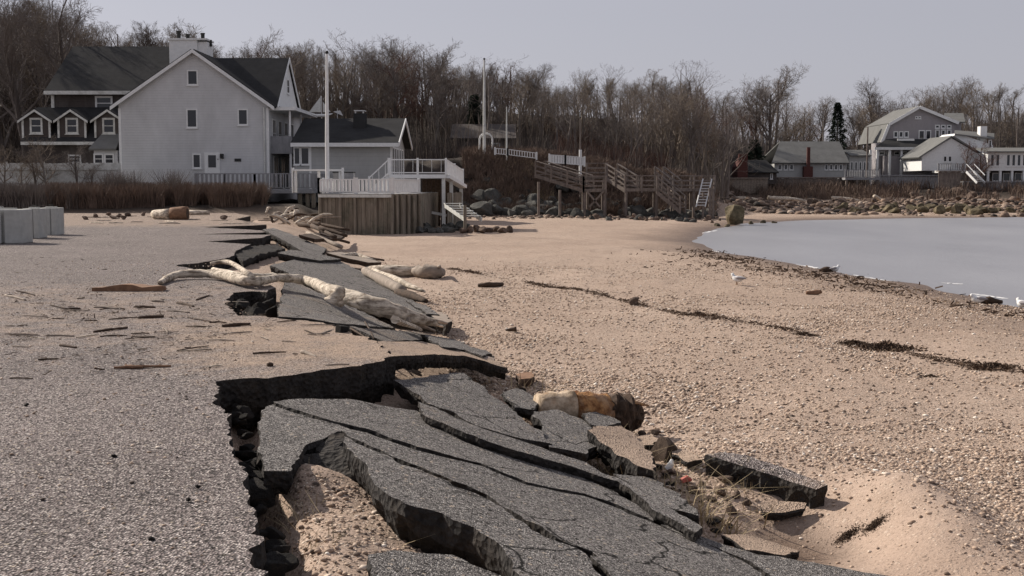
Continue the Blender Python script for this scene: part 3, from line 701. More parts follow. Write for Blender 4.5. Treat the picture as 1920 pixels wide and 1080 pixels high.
for i, (px, py, s) in enumerate([(1360, 905, .07), (1318, 912, .05), (1352, 928, .06), (1300, 925, .06), (1380, 932, .05), (1335, 940, .045), (1285, 905, .045), (1205, 818, .06), (1230, 815, .05), (1400, 948, .05), (1372, 962, .06), (1262, 890, .05)]):
    rock(RT[i % 6], onbeach(px, py)+Vector((0, 0, s*.4)), (s*1.3, s, s*.8), 'fist sized pale cobble in the hollow before the thick kerb slab', 'cobble', 'cobbles in the hollow', 'cobble')

# ---------------------------------------------------------------- shingle (uncountable)
def pebbles(name, n, gen, s0, s1, mat, label, low=False):
    rgn = np.random.default_rng(len(name)); X, Y, Z = gen(n, rgn); n = len(X)
    base = np.array([(1, 0, 0), (-1, 0, 0), (0, 1, 0), (0, -1, 0), (0, 0, 1), (0, 0, -1), ], float)
    # 18-vertex rounded stone from a subdivided octahedron
    fs = [(0, 2, 4), (2, 1, 4), (1, 3, 4), (3, 0, 4), (2, 0, 5), (1, 2, 5), (3, 1, 5), (0, 3, 5)]
    ed = {}; vs = [tuple(b) for b in base]; tri = []
    def mid(a, b):
        k = (min(a, b), max(a, b))
        if k not in ed:
            v = np.array(vs[a])+np.array(vs[b]); ed[k] = len(vs); vs.append(tuple(v/np.linalg.norm(v)))
        return ed[k]
    for a, b, c in ([] if low else fs):
        ab, bc, ca = mid(a, b), mid(b, c), mid(c, a); tri += [(a, ab, ca), (ab, b, bc), (ca, bc, c), (ab, bc, ca)]
    if low: tri = fs
    bv = np.array(vs); k = len(bv); tri = np.array(tri)
    s = s0+(s1-s0)*rgn.random(n)**3.2
    sx = s*rgn.uniform(.8, 1.4, n); sy = s*rgn.uniform(.7, 1.1, n); szz = s*rgn.uniform(.4, .75, n); a = rgn.uniform(0, 6.283, n)
    lump = 1+rgn.uniform(-.14, .14, (n, k))
    lx = bv[None, :, 0]*sx[:, None]*lump; ly = bv[None, :, 1]*sy[:, None]*lump; lz = bv[None, :, 2]*szz[:, None]*lump
    ca, sa = np.cos(a)[:, None], np.sin(a)[:, None]
    V = np.stack([X[:, None]+lx*ca-ly*sa, Y[:, None]+lx*sa+ly*ca, (Z+szz*0.25)[:, None]+lz], 2).reshape(-1, 3)
    Fc = (tri[None]+(np.arange(n)*k)[:, None, None]).reshape(-1, 3)
    o = npmesh(name, V, Fc, mat, True)
    fattr(o, 'tone', np.repeat(rgn.random(n), k))
    return tag(o, label, 'pebbles', kind='stuff')
PEB = [(0.0, (0.06, 0.045, 0.038)), (0.12, (0.22, 0.155, 0.115)), (0.4, (0.42, 0.305, 0.225)), (0.75, (0.55, 0.425, 0.325)), (0.93, (0.66, 0.55, 0.45)), (1.0, (0.80, 0.74, 0.66))]
def pebmat(name='mixed_pebbles', stops=PEB, ns=70):
    m, t, p = newmat(name, 0.8, 0.3)
    a = ramp(t, attr(t, 'tone'), stops)
    n = ramp(t, tex(t, ns, 3), [(0.3, 0.75), (0.7, 1.1)])
    L(t, mix(t, a, n, 1.0, 'MULTIPLY'), p.inputs['Base Color']); return m
M['pebble'] = pebmat()
M['pebble_far'] = pebmat('reddish_rubble', [(0.0, (0.03, 0.024, 0.02)), (0.35, (0.10, 0.068, 0.05)), (0.7, (0.20, 0.135, 0.10)), (0.92, (0.30, 0.22, 0.165)), (1.0, (0.45, 0.37, 0.30))], 6)
def gen_beach(n, rgn, far=False):
    y = 13+32*rgn.random(n)**1.5 if far else 5.5+7.8*rgn.random(n)**.8; x = rgn.uniform(-6, 14, n) if far else rgn.uniform(-2, 6.5, n)
    s = x-np.interp(y, RE_Y, RE_X); d = shore_dist(x, y)
    cov = fbm(x*0.55, y*0.38, 61, 4)
    keep = (s > 1.6+1.6*rgn.random(n)) & (d > 0.2) & (rgn.random(n) < 0.28+0.9*sst((cov-0.40)/0.2)) & (np.abs(x/y) < 0.46)
    if far: keep &= rgn.random(n) < (.25+.75*(1-sst((y-17)/26)))*(1-sst((y-38)/7))*(.35+.65*sst((fbm(x*.35, y*.22, 63, 4)-.36)/.2))
    keep &= rgn.random(n) > .96*np.exp(-((x-2.6)/1.15)**4-((y-8.7)/2.5)**4)
    x, y = x[keep], y[keep]; return x, y, ground_np(x, y)
pebbles('beach_shingle', 90000, gen_beach, 0.005, 0.024, M['pebble'], 'loose tan and white pebbles spread over the sand')
pebbles('upper_shingle', 330000, lambda n, r: gen_beach(n, r, True), 0.009, 0.036, M['pebble'], 'small pebbles covering the middle of the beach', True)
def gen_road(n, rgn):
    y = 4.5+22*rgn.random(n)**1.5; x = rgn.uniform(-10, 0, n); e = np.interp(y, RE_Y, RE_X)
    keep = (x < e-0.25) & (rgn.random(n) < 0.2+0.8*road_sand(x, y)) & (np.abs(x/y) < 0.46)
    x, y = x[keep], y[keep]; return x, y, np.full(len(x), 0.002)+(fbm(x*3.1, y*3.1, 43, 3)-0.5)*.024
pebbles('pavement_grit', 26000, gen_road, 0.004, 0.015, M['pebble'], 'loose grit and small pebbles lying on the pavement')
def gen_hole(n, rgn):
    x = rgn.uniform(-1.3, -.1, n); y = rgn.uniform(4.7, 7.4, n); return x, y, ground_np(x, y)
def gen_far(n, rgn):
    D = rgn.uniform(109, 152, n); px = rgn.uniform(1345, 1960, n); x = (px-960)/F*D
    k = (shore_dist(x, D) > .3) & (rgn.random(n) < .12+1.3*sst((fbm(x*.16, D*.10, 91, 3)-.42)/.2))
    x, D = x[k], D[k]; return x, D, ground_np(x, D)
pebbles('far_shore_rubble', 9000, gen_far, 0.05, 0.45, M['pebble_far'], 'reddish tan stone rubble covering the far shore')
def gen_toe(n, rgn):
    D = rgn.uniform(92, 100, n); px = rgn.uniform(880, 1345, n); x = (px-960)/F*D
    k = rgn.random(n) < .1+.9*sst((D-94)/5); x, D = x[k], D[k]; return x, D, ground_np(x, D)
pebbles('bluff_foot_rubble', 1600, gen_toe, 0.04, 0.28, M['pebble_far'], 'small stones along the foot of the bluff boulders')
pebbles('sand_hole_pebbles', 1600, gen_hole, 0.005, 0.022, M['pebble'], 'small pebbles on the sand in the near hole')
# ---------------------------------------------------------------- building kit
def win(parent, O, u, v, w, h, n, fw=0.10, fm='white', bars=0, hbars=1, proud=0.05, name='window'):
    O = Vector(O); u = Vector(u); v = Vector(v); n = Vector(n)
    fr = MB()
    def ub(a0, a1, b0, b1, d0, d1):
        P = [O+u*a0+v*b0+n*d0, O+u*a1+v*b0+n*d0, O+u*a1+v*b1+n*d0, O+u*a0+v*b1+n*d0]
        fr.extrude(P, n*(d1-d0))
    ub(0, w, 0, fw, -0.02, proud); ub(0, w, h-fw, h, -0.02, proud)
    ub(0, fw, fw, h-fw, -0.02, proud-.004); ub(w-fw, w, fw, h-fw, -0.02, proud-.004)
    ub(-0.05, w+.05, -0.06, -0.002, -0.02, proud+.05)
    for k in range(bars):
        c = w*(k+1)/(bars+1); ub(c-fw*.3, c+fw*.3, fw+.002, h-fw-.002, -0.02, proud-.02)
    for k in range(hbars):
        c = h*(k+1)/(hbars+1); ub(fw+.002, w-fw-.002, c-fw*.22, c+fw*.22, -0.02, proud-.025)
    f = fr.build(name, M[fm], parent)
    g = MB(); g.extrude([O+u*fw*.8+v*fw*.8-n*.01, O+u*(w-fw*.8)+v*fw*.8-n*.01, O+u*(w-fw*.8)+v*(h-fw*.8)-n*.01, O+u*fw*.8+v*(h-fw*.8)-n*.01], n*0.022)
    g.build('pane', M['glass'], f)
    return f
def fwin(parent, x0, y0, x1, y1, Y, **k):         # window on a wall that faces the beach, from picture corners
    a = A(x0, y1, Y); b = A(x1, y0, Y)
    return win(parent, a, (1, 0, 0), (0, 0, 1), b.x-a.x, b.z-a.z, (0, -1, 0), **k)
def gable_wall(xl, xr, xp, zb, ze, zp, y0, y1):
    return MB().extrude([(xl, y0, zb), (xr, y0, zb), (xr, y0, ze), (xp, y0, zp), (xl, y0, ze)], (0, y1-y0, 0))
def slope(p0, p1, p2, p3, th=0.16):               # roof sheet, thickness up along its normal
    p0, p1, p2, p3 = map(Vector, (p0, p1, p2, p3)); n = (p1-p0).cross(p3-p0).normalized()
    if n.z < 0: n = -n
    return MB().extrude([p0, p1, p2, p3], n*th)
def join(*ms):
    o = MB()
    for m_ in ms:
        i = len(o.v); o.v += m_.v; o.f += [tuple(k+i for k in f) for f in m_.f]; o.m += m_.m
    return o

# ---------------------------------------------------------------- white gabled house
Y0 = 85.0; a = A(222, 195, Y0); b = A(503, 195, Y0); pk = A(363, 97, Y0)
XL, XR, XP, ZE, ZP = a.x, b.x, pk.x, a.z, pk.z
house = thing('gable_house', (XP, Y0+5, 0.3), 'big white clapboard house with tall plain gable end and white chimney box', 'house')
gable_wall(XL, XR, XP, 0.2, ZE, ZP, Y0, Y0+13).build('wall', M['house'], house)
ov = 0.45
def gable_roof_y(xl, xr, xp, ze, zp, y0, y1, th=.16, ov=.45):
    sl = (zp-ze)/(xp-xl); sr = (zp-ze)/(xr-xp)
    return join(slope((xl-ov, y0, ze-ov*sl+.02), (xp, y0, zp+.02), (xp, y1, zp+.02), (xl-ov, y1, ze-ov*sl+.02), th),
                slope((xr+ov, y0, ze-ov*sr+.02), (xp, y0, zp+.025), (xp, y1, zp+.025), (xr+ov, y1, ze-ov*sr+.02), th))
rf = gable_roof_y(XL, XR, XP, ZE, ZP, Y0-.35, Y0+13.3)
# cross wing with a gable facing the sea
yc, hw = Y0+5.6, 4.6; xg = XR+.35
zc_ = ZP+.01
cw = MB().extrude([(XP+1, yc-hw, ZE-.3), (XP+1, yc+hw, ZE-.3), (XP+1, yc, zc_-.05)], (xg-XP-1, 0, 0))
sl = (zc_-ZE)/hw
rf2 = join(slope((XP+.2, yc-hw-.3, ZE-.3*sl), (xg+.12, yc-hw-.3, ZE-.3*sl), (xg+.12, yc, zc_), (XP+.2, yc, zc_), .16),
           slope((XP+.2, yc+hw+.3, ZE-.3*sl), (xg+.12, yc+hw+.3, ZE-.3*sl), (xg+.12, yc, zc_+.005), (XP+.2, yc, zc_+.005), .16))
roof = join(rf, rf2).build('roof', M['roof'], house)
cw.build('cross_gable', M['white'], house)
# white rake boards
rk = MB()
sL = (ZP-ZE)/(XP-XL); sR = (ZP-ZE)/(XR-XP)
rk.bar((XL-ov, Y0-.37, ZE-ov*sL), (XP, Y0-.37, ZP-.02), .06, .24, (0, -1, 0)) if 0 else None
for (x0, z0, x1, z1) in ((XL-ov-.02, ZE-ov*sL-.06, XP, ZP-.02), (XR+ov+.02, ZE-ov*sR-.06, XP, ZP-.02)):
    rk.extrude([(x0, Y0-.42, z0-.08), (x1, Y0-.42, z1-.08), (x1, Y0-.42, z1+.17), (x0, Y0-.42, z0+.17)], (0, .07, 0))
for s_ in (-1, 1):
    rk.extrude([(xg+.13, yc+s_*(hw+.3), ZE-.3*sl-.1), (xg+.13, yc, zc_-.1), (xg+.13, yc, zc_+.16), (xg+.13, yc+s_*(hw+.3), ZE-.3*sl+.14)], (.06, 0, 0))
rk.build('rake_board', M['white'], house)
MB().box(XL-.02, XL+.16, Y0-.03, Y0+.05, .2, ZE-.3).build('corner_board', M['white'], house); MB().box(XR-.16, XR+.02, Y0-.03, Y0+.05, .2, ZE-.3).build('corner_board', M['white'], house)
ch0, ch1 = A(324, 78, Y0+6), A(394, 108, Y0+6)
chim = MB().box(ch0.x, ch1.x-.7, Y0+5, Y0+7, ch1.z-2.2, ch0.z).box(ch1.x-.702, ch1.x, Y0+5.2, Y0+6.9, ch1.z-2.2, ch0.z-.1).box(ch0.x-.08, ch1.x+.05, Y0+4.9, Y0+7.1, ch0.z+.002, ch0.z+.12).build('chimney', M['white'], house)
for px, t in ((335, 58), (352, 64), (380, 62), (394, 84)):
    q = A(px, t, Y0+6); MB().tube([(q.x, Y0+6, ch0.z+.12), (q.x, Y0+6, q.z-.12), (q.x, Y0+6, q.z)], [.14, .14, .18], 10).build('flue', M['dark'], chim)
for q in ((351, 131, 371, 160), (350, 204, 370, 240), (446, 204, 465, 235), (361, 288, 377, 316)): fwin(house, *q, Y0, fw=.09, hbars=0)
d0 = A(384, 326, Y0); d1 = A(412, 286, Y0)
door = MB().box(d0.x, d1.x, Y0-.05, Y0+.02, d0.z, d1.z).build('door', M['white'], house)
e0 = A(391, 314, Y0); e1 = A(405, 291, Y0); MB().box(e0.x, e1.x, Y0-.065, Y0-.04, e0.z, e1.z).build('pane', M['glass'], door)
MB().tube([(d1.x-.12, Y0-.06, d0.z+1.0), (d1.x-.12, Y0-.12, d0.z+1.0)], .035, 8).build('handle', M['dark'], door)
q = A(417, 294, Y0); MB().box(q.x-.1, q.x+.1, Y0-.25, Y0, q.z-.12, q.z+.2).build('wall_lamp', M['dark'], house)
q = A(446, 300, Y0); MB().box(q.x-.22, q.x+.22, Y0-.06, Y0, q.z-.1, q.z+.1).build('wall_plate', M['dark'], house)
q = A(500, 200, Y0); MB().tube([(XR-.3, Y0-.08, ZE-.2), (XR-.3, Y0-.08, 1.2)], .06, 8).build('downspout', M['offwhite'], house)
# sea side: windows, balcony, porch
for yy in (Y0+1.2, Y0+3.4, Y0+5.8, Y0+8.2):
    win(house, (XR, yy, 4.2), (0, 1, 0), (0, 0, 1), 1.3, 2.0, (1, 0, 0), bars=1)
for yy in (Y0+1.5, Y0+4.2, Y0+7.4):
    win(house, (XR, yy, 1.5), (0, 1, 0), (0, 0, 1), 1.8, 2.1, (1, 0, 0), bars=1)
win(house, (xg, yc-.5, 8.2), (0, 1, 0), (0, 0, 1), 1.0, 1.1, (1, 0, 0))
bal = MB().box(XR+.003, XR+1.5, Y0+.6, Y0+9.5, 3.75, 3.95)
bal.box(XR+1.42, XR+1.5, Y0+.6, Y0+9.5, 3.952, 4.95).box(XR+.003, XR+1.418, Y0+.6, Y0+.68, 3.952, 4.95)
bal.build('balcony', M['deck'], house)
for yy in (Y0+.7, Y0+5, Y0+9.3):
    MB().box(XR+1.28, XR+1.44, yy, yy+.16, 1.3, 3.748).build('porch_post', M['white'], house)
    MB().box(XR+1.28, XR+1.40, yy, yy+.12, 4.952, 6.7).build('balcony_post', M['white'], house)
MB().box(XR+.003, XR+1.8, Y0+.3, Y0+9.8, 6.72, 6.95).build('eave', M['white'], house)

# ---------------------------------------------------------------- brown shingled house behind it
bh = thing('shingle_house', (-31, 93, .3), 'dark brown shingled house with three small white trimmed dormers left of the white house', 'house')
zr, ze = 12.1, 8.5; xl, xr = -33.6, -25
MB().extrude([(xl, 90.4, .2), (xl, 101.6, .2), (xl, 101.6, ze), (xl, 96, zr-.1), (xl, 90.4, ze)], (xr-xl, 0, 0)).build('wall', M['brown_shingle'], bh)
sl = (zr-ze)/6.0
r_ = join(slope((xl-.3, 89.9, ze-.25), (xr, 89.9, ze-.25), (xr, 96, zr), (xl-.3, 96, zr)), slope((xl-.3, 102.1, ze-.25), (xr, 102.1, ze-.25), (xr, 96, zr+.005), (xl-.3, 96, zr+.005))).build('roof', M['roof'], bh)
MB().box(xl-.35, xr, 89.78, 89.9, ze-.38, ze-.12).box(xl-.02, xl+.2, 90.3, 90.45, 5.5, ze-.4).build('eave_board', M['offwhite'], bh)
fwin(bh, 179, 180, 211, 207, 90.4, fw=.14)
la, lb = A(42, 266, 87.5), A(222, 266, 87.5); zt = A(100, 205, 90.4).z
MB().box(la.x+.3, lb.x-.2, 87.8, 90.35, .2, la.z).build('lower_wall', M['brown_shingle'], bh)
MB().extrude([(la.x, 87.3, la.z-.1), (lb.x-.2, 87.3, la.z-.1), (lb.x-.2, 90.4, zt), (la.x, 90.4, zt)], (0, -.05, .15)).build('lower_roof', M['roof'], bh)
MB().box(la.x, lb.x-.2, 87.16, 87.28, la.z-.22, la.z-.0).build('gutter', M['offwhite'], bh)
for px in (68, 135, 204):
    c = A(px, 236, 87.6); w = .95; zb_ = A(px, 262, 87.6).z; zt_ = A(px, 224, 87.6).z; zp_ = A(px, 207, 87.6).z
    dm = MB().extrude([(c.x-w, 87.6, zb_-.1), (c.x+w, 87.6, zb_-.1), (c.x+w, 87.6, zt_), (c.x, 87.6, zp_-.1), (c.x-w, 87.6, zt_)], (0, 2.9, 0)).build('dormer', M['brown_shingle'], bh)
    k = (zp_-zt_)/w
    rr_ = MB()
    for s_ in (-1, 1):
        rr_.extrude([(c.x+s_*(w+.25), 87.35, zt_-.25*k), (c.x, 87.35, zp_), (c.x, 87.35, zp_+.13), (c.x+s_*(w+.25), 87.35, zt_-.25*k+.13)], (0, 3, 0))
    rr_.build('dormer_roof', M['roof'], dm)
    tr = MB()
    for s_ in (-1, 1):
        tr.extrude([(c.x+s_*(w+.26), 87.28, zt_-.25*k-.1), (c.x, 87.28, zp_-.1), (c.x, 87.28, zp_+.06), (c.x+s_*(w+.26), 87.28, zt_-.25*k+.06)], (0, .06, 0))
        tr.box(c.x+s_*w-.07, c.x+s_*w+.07, 87.54, 87.6, zb_, zt_)
    tr.build('trim', M['offwhite'], dm)
    q0 = A(px-12, 251, 87.6); q1 = A(px+12, 221, 87.6)
    win(bh, (c.x-.45, 87.6, q0.z), (1, 0, 0), (0, 0, 1), .9, q1.z-q0.z, (0, -1, 0), fw=.13, fm='offwhite')
fwin(bh, 128, 290, 152, 306, 87.8, fw=.1)
pa, pb = A(170, 282, 86.2), A(221, 282, 86.2); pt = A(190, 252, 87.7)
MB().box(pa.x+.15, pb.x-.1, 86.4, 87.78, .2, pa.z).build('bay', M['house'], bh)
MB().extrude([(pa.x-.1, 86.1, pa.z), (pb.x-.1, 86.1, pa.z), (pb.x-.1, 87.75, pt.z), (pa.x+.4, 87.75, pt.z)], (0, -.04, .13)).build('bay_roof', M['roof_light'], bh)
fwin(bh, 176, 288, 194, 308, 86.4, fw=.1); fwin(bh, 196, 288, 214, 308, 86.4, fw=.1)
# white board fence in front of it
fn = thing('board_fence', (-29, 80, .4), 'weathered white board fence at the far left behind thin bare saplings', 'fence')
f0 = A(-60, 306, 80); f1 = A(222, 306, 80)
pn = MB(); x = f0.x
while x < f1.x:
    pn.box(x, x+.145, 80, 80.03, .3, f0.z+random.uniform(-.03, .03)); x += .15
pn.build('boards', M['offwhite'], fn)
for k in range(5): MB().box(f0.x+k*2.4, f0.x+k*2.4+.12, 80.035, 80.15, .3, f0.z+.1).build('post', M['offwhite'], fn)
MB().box(f0.x, f1.x, 79.93, 79.995, f0.z-.45, f0.z-.33).build('rail', M['offwhite'], fn)

# ---------------------------------------------------------------- railings
def railing(parent, p, q, h, mat, gap=.14, bw=.05, post=True, solid=False, cap=.09, postextra=.1, pw=.11, bot=.1):
    p = Vector(p); q = Vector(q); d = q-p; ln = math.hypot(d.x, d.y); z = Vector((0, 0, 1))
    m_ = MB(); m_.bar(p+z*h, q+z*h, cap, .06); m_.bar(p+z*bot, q+z*bot, .05, .06)
    n = max(1, int(ln/gap))
    for i in range(n):
        c = p+d*((i+.5)/n)
        if solid: m_.bar(c+z*bot, c+z*(h-.03), ln/n*.86, .02, up=Vector((-d.y, d.x, 0)))
        else: m_.bar(c+z*bot, c+z*(h-.03), bw, bw, up=Vector((-d.y, d.x, 0)).normalized())
    r = m_.build('railing', mat, parent)
    if post:
        k = max(1, round(ln/1.9))
        for i in range(k+1):
            c = p+d*(i/k); MB().box(c.x-pw/2, c.x+pw/2, c.y-pw/2, c.y+pw/2, c.z-.02, c.z+h+postextra).build('post', mat, r)
    return r
# grey deck of the white house
dk = thing('timber_deck', (-16, 78, .3), 'grey painted timber deck on posts in front of the white gabled house', 'deck')
D0 = A(367, 355, 77.5); D1 = A(588, 355, 77.5)
MB().box(D0.x, D1.x, 77.5, 84.9, D0.z-.25, D0.z).build('floor', M['deck'], dk)
railing(dk, (D0.x, 77.55, D0.z), (D1.x, 77.55, D0.z), .98, M['deck'], gap=.27, bw=.13, pw=.13, postextra=.03)
railing(dk, (D1.x-.02, 77.6, D0.z), (D1.x-.02, 84.8, D0.z), .98, M['deck'], gap=.27, bw=.13, pw=.13, postextra=.03)
for px in (372, 435, 498, 563, 577, 588):
    q = A(px, 370, 77.8); MB().box(q.x-.12, q.x+.12, 77.7, 77.94, ground(q.x, 77.8)-.3, D0.z-.252).build('post', M['pile'], dk)
sk = MB(); x = D0.x
while x < A(470, 350, 78).x: sk.box(x, x+.18, 78.6, 78.64, .1, D0.z-.26); x += .2
sk.build('skirt', M['driftdark'], dk)

# ---------------------------------------------------------------- plank bulkhead with white rail
bk = thing('bulkhead', (-8, 65, -1.2), 'tall weathered plank bulkhead with a white rail standing in the sand', 'bulkhead')
ZT = A(735, 363, 64).z
c0, c1, c2 = A(598, 363, 65.2), A(735, 363, 64), A(785, 363, 66.5); c3 = Vector((c0.x-.4, 77.3, 0)); c4 = Vector((c2.x+.5, 77.3, 0))
def planks(p, q, zb, zt, w, mat, parent, name='planks', jit=.03):
    p = Vector((p.x, p.y, 0)); q = Vector((q.x, q.y, 0)); d = q-p; n = max(1, int(d.length/w)); u = d.normalized(); nr = Vector((u.y, -u.x, 0))
    m_ = MB()
    for i in range(n):
        o = random.uniform(0, jit); a_ = p+d*(i/n)+nr*o; b_ = p+d*((i+.93)/n)+nr*o
        a_.z = b_.z = zb; m_.extrude([a_, b_, b_-nr*.07, a_-nr*.07], (0, 0, zt-zb-random.uniform(0, .05)))
    return m_.build(name, mat, parent)
planks(c0, c1, -1.7, ZT, .24, M['pile'], bk); planks(c1, c2, -1.7, ZT, .2, M['pile'], bk); planks(c3, c0, -1.7, ZT, .25, M['pile'], bk); planks(c2, c4, -1.7, ZT, .25, M['pile'], bk)
for t in (0.02, .3, .5, .78, 1.0):
    p = c0.lerp(c1, t); MB().tube([(p.x, p.y-.12, -1.7), (p.x, p.y-.12, ZT-.02)], .085, 8).build('pile', M['pile'], bk)
for t in (.12, .3, .55, .75, .97):
    p = c1.lerp(c2, t); MB().tube([(p.x+.08, p.y-.1, -1.7), (p.x+.08, p.y-.1, ZT-.02)], .085, 8).build('pile', M['pile'], bk)
wl = MB(); wl.bar(c0+Vector((0, -.16, -.12)), c1+Vector((0, -.16, -.12)), .1, .16); wl.build('cap_beam', M['offwhite'], bk)
fl = MB().extrude([(c0.x, c0.y+.1, ZT-.1), (c1.x, c1.y+.1, ZT-.1), (c2.x-.05, c2.y+.05, ZT-.1), (c4.x, 77.3, ZT-.1), (c3.x, 77.3, ZT-.1)], (0, 0, .09)).build('floor', M['deck'], bk)
z_ = Vector((0, 0, .0))
railing(bk, c0+z_, c0.lerp(c1, .5)+z_, .74, M['white'], gap=.2, bw=.10, pw=.13)
railing(bk, c0.lerp(c1, .52)+z_, c1+z_, .74, M['white'], gap=.2, bw=.10, pw=.13)
railing(bk, c1+z_+Vector((.05, .05, 0)), c2+z_, .74, M['white'], gap=.2, solid=True, pw=.13)
railing(bk, Vector((c0.x, c0.y, ZT)), Vector((c3.x, 77, ZT)), .74, M['white'], gap=.2, bw=.10, pw=.13)
# pale flag pole on the deck
q0 = A(614, 330, 70); q1 = A(613, 98, 70)
fp = thing('flag_pole', (q0.x, 70, ZT), 'tall white flag pole rising in front of the low grey house', 'flag pole')
MB().tube([(q0.x, 70, ZT-.05), (q0.x, 70, ZT+3), (q1.x, 70, q1.z-.1)], [.12, .11, .07], 10).build('pole', M['white'], fp)
bmb = MB().tube([(q1.x, 70, q1.z-.1), (q1.x, 70, q1.z-.04), (q1.x, 70, q1.z+.04), (q1.x, 70, q1.z+.1)], [.03, .09, .09, .02], 10).build('finial', M['dark'], fp)
MB().box(q0.x-.16, q0.x+.16, 69.84, 70.16, ZT, ZT+.25).build('base', M['deck'], fp)
b1 = thing('bench', (A(597, 330, 71).x, 71, ZT), 'long white bench by the foot of the white flag pole', 'bench')
e0 = A(549, 316, 71); e1 = A(640, 316, 71)
MB().box(e0.x, e1.x, 71, 71.5, e0.z-.14, e0.z-.04).build('seat', M['white'], b1)
for x in (e0.x+.05, (e0.x+e1.x)/2, e1.x-.17): MB().box(x, x+.12, 71.1, 71.4, ZT, e0.z-.142).build('leg', M['white'], b1)
MB().box(e0.x-.08, e0.x, 71, 71.5, ZT, e0.z+.05).build('arm', M['white'], b1)
MB().box(e1.x, e1.x+.08, 71, 71.5, ZT, e0.z+.05).build('arm', M['white'], b1)
bx = thing('storage_box', (A(640, 330, 72).x, 72, ZT), 'low dark grey storage box on the deck right of the flag pole', 'box')
e0 = A(625, 337, 72); e1 = A(662, 324, 72); MB().box(e0.x, e1.x, 72, 72.8, ZT, e1.z).build('body', M['deck'], bx); MB().box(e0.x-.04, e1.x+.04, 71.96, 72.84, e1.z+.002, e1.z+.06).build('lid', M['roof'], bx)

# ---------------------------------------------------------------- low grey house
lh = thing('low_house', (-9.5, 86, .5), 'low grey house with a broad dark roof between the white house and the bluff', 'house')
YL = 84.0; w0 = A(556, 270, YL); w1 = A(734, 270, YL); zr = A(650, 226, 89).z
MB().extrude([(w0.x, YL, .4), (w0.x, YL+10, .4), (w0.x, YL+10, w0.z), (w0.x, YL+5, zr-.1), (w0.x, YL, w0.z)], (w1.x-w0.x, 0, 0)).build('wall', M['grey_siding'], lh)
xr_ = w1.x+.5
rfl = join(slope((w0.x-.3, YL-.5, w0.z-.06), (xr_, YL-.5, w0.z-.06), (xr_, YL+5, zr), (w0.x-.3, YL+5, zr)), slope((w0.x-.3, YL+10.5, w0.z-.06), (xr_, YL+10.5, w0.z-.06), (xr_, YL+5, zr+.005), (w0.x-.3, YL+5, zr+.005))).build('roof', M['roof'], lh)
fb = MB().box(w0.x-.3, xr_+.02, YL-.64, YL-.53, w0.z-.2, w0.z+.06)
for yy in (YL-.5, YL+10.5):
    fb.extrude([(xr_+.02, yy, w0.z-.16), (xr_+.02, YL+5, zr-.1), (xr_+.02, YL+5, zr+.16), (xr_+.02, yy, w0.z+.12)], (.07, 0, 0))
fb.build('fascia', M['white'], lh)
MB().box(w1.x-.1, w1.x+.02, YL-.04, YL+.1, .6, w0.z-.2).build('corner_board', M['white'], lh)
MB().box(A(580, 300, YL).x, A(584, 300, YL).x, YL-.04, YL-.002, .6, w0.z-.2).build('corner_board', M['white'], lh)
k0, k1 = A(664, 262, 87), A(686, 213, 87); zbk = A(664, 240, 87).z-1.2
chm = MB().box(k0.x, k1.x, 86.6, 87.6, zbk, k1.z).build('chimney', M['roof'], lh)
MB().box(k0.x+.05, k1.x-.05, 86.6, 87.6, k1.z+.15, k1.z+.22).box(k0.x+.1, k0.x+.2, 86.7, 86.8, k1.z, k1.z+.15).box(k1.x-.2, k1.x-.1, 86.7, 86.8, k1.z, k1.z+.15).build('cap', M['alu'], chm)
fwin(lh, 551, 276, 563, 309, YL, fw=.07, hbars=0); fwin(lh, 564, 276, 580, 309, YL, fw=.07, hbars=0)
for yy in (YL+.5, YL+2.1, YL+3.7, YL+5.6, YL+7.4): win(lh, (w1.x, yy, 1.6), (0, 1, 0), (0, 0, 1), 1.3, 2.6, (1, 0, 0), hbars=0)
# sailing boat weather vane on the roof
wv = A(603, 222, 89); vt = thing('weather_vane', (wv.x, 89, zr), 'white sailing boat weather vane on the roof ridge of the low grey house', 'weather vane')
hl = MB().tube([(wv.x-.75, 89, zr+.45), (wv.x-.3, 89, zr+.36), (wv.x+.3, 89, zr+.36), (wv.x+.8, 89, zr+.5)], [.03, .11, .11, .02], 8); hl.build('hull', M['white'], vt)
MB().tube([(wv.x, 89, zr), (wv.x, 89, zr+1.75)], .025, 6).build('mast', M['white'], vt)
MB().extrude([(wv.x-.05, 89, zr+.6), (wv.x-.05, 89, zr+1.7), (wv.x-.9, 89, zr+.6)], (0, .03, 0)).extrude([(wv.x+.1, 89, zr+.6), (wv.x+.1, 89, zr+1.35), (wv.x+.65, 89, zr+.62)], (0, .03, 0)).build('sail', M['offwhite'], vt)
wg = thing('weather_vane', (wv.x+1, 89.3, zr), 'small dark arrow vane beside the white boat vane on the roof ridge', 'weather vane')
MB().tube([(wv.x+1.1, 89.3, zr), (wv.x+1.1, 89.3, zr+.9)], .02, 6).build('mast', M['alu'], wg); MB().extrude([(wv.x+.8, 89.3, zr+.65), (wv.x+1.5, 89.3, zr+.35), (wv.x+1.3, 89.3, zr+.75)], (0, .03, 0)).build('arrow', M['alu'], wg)

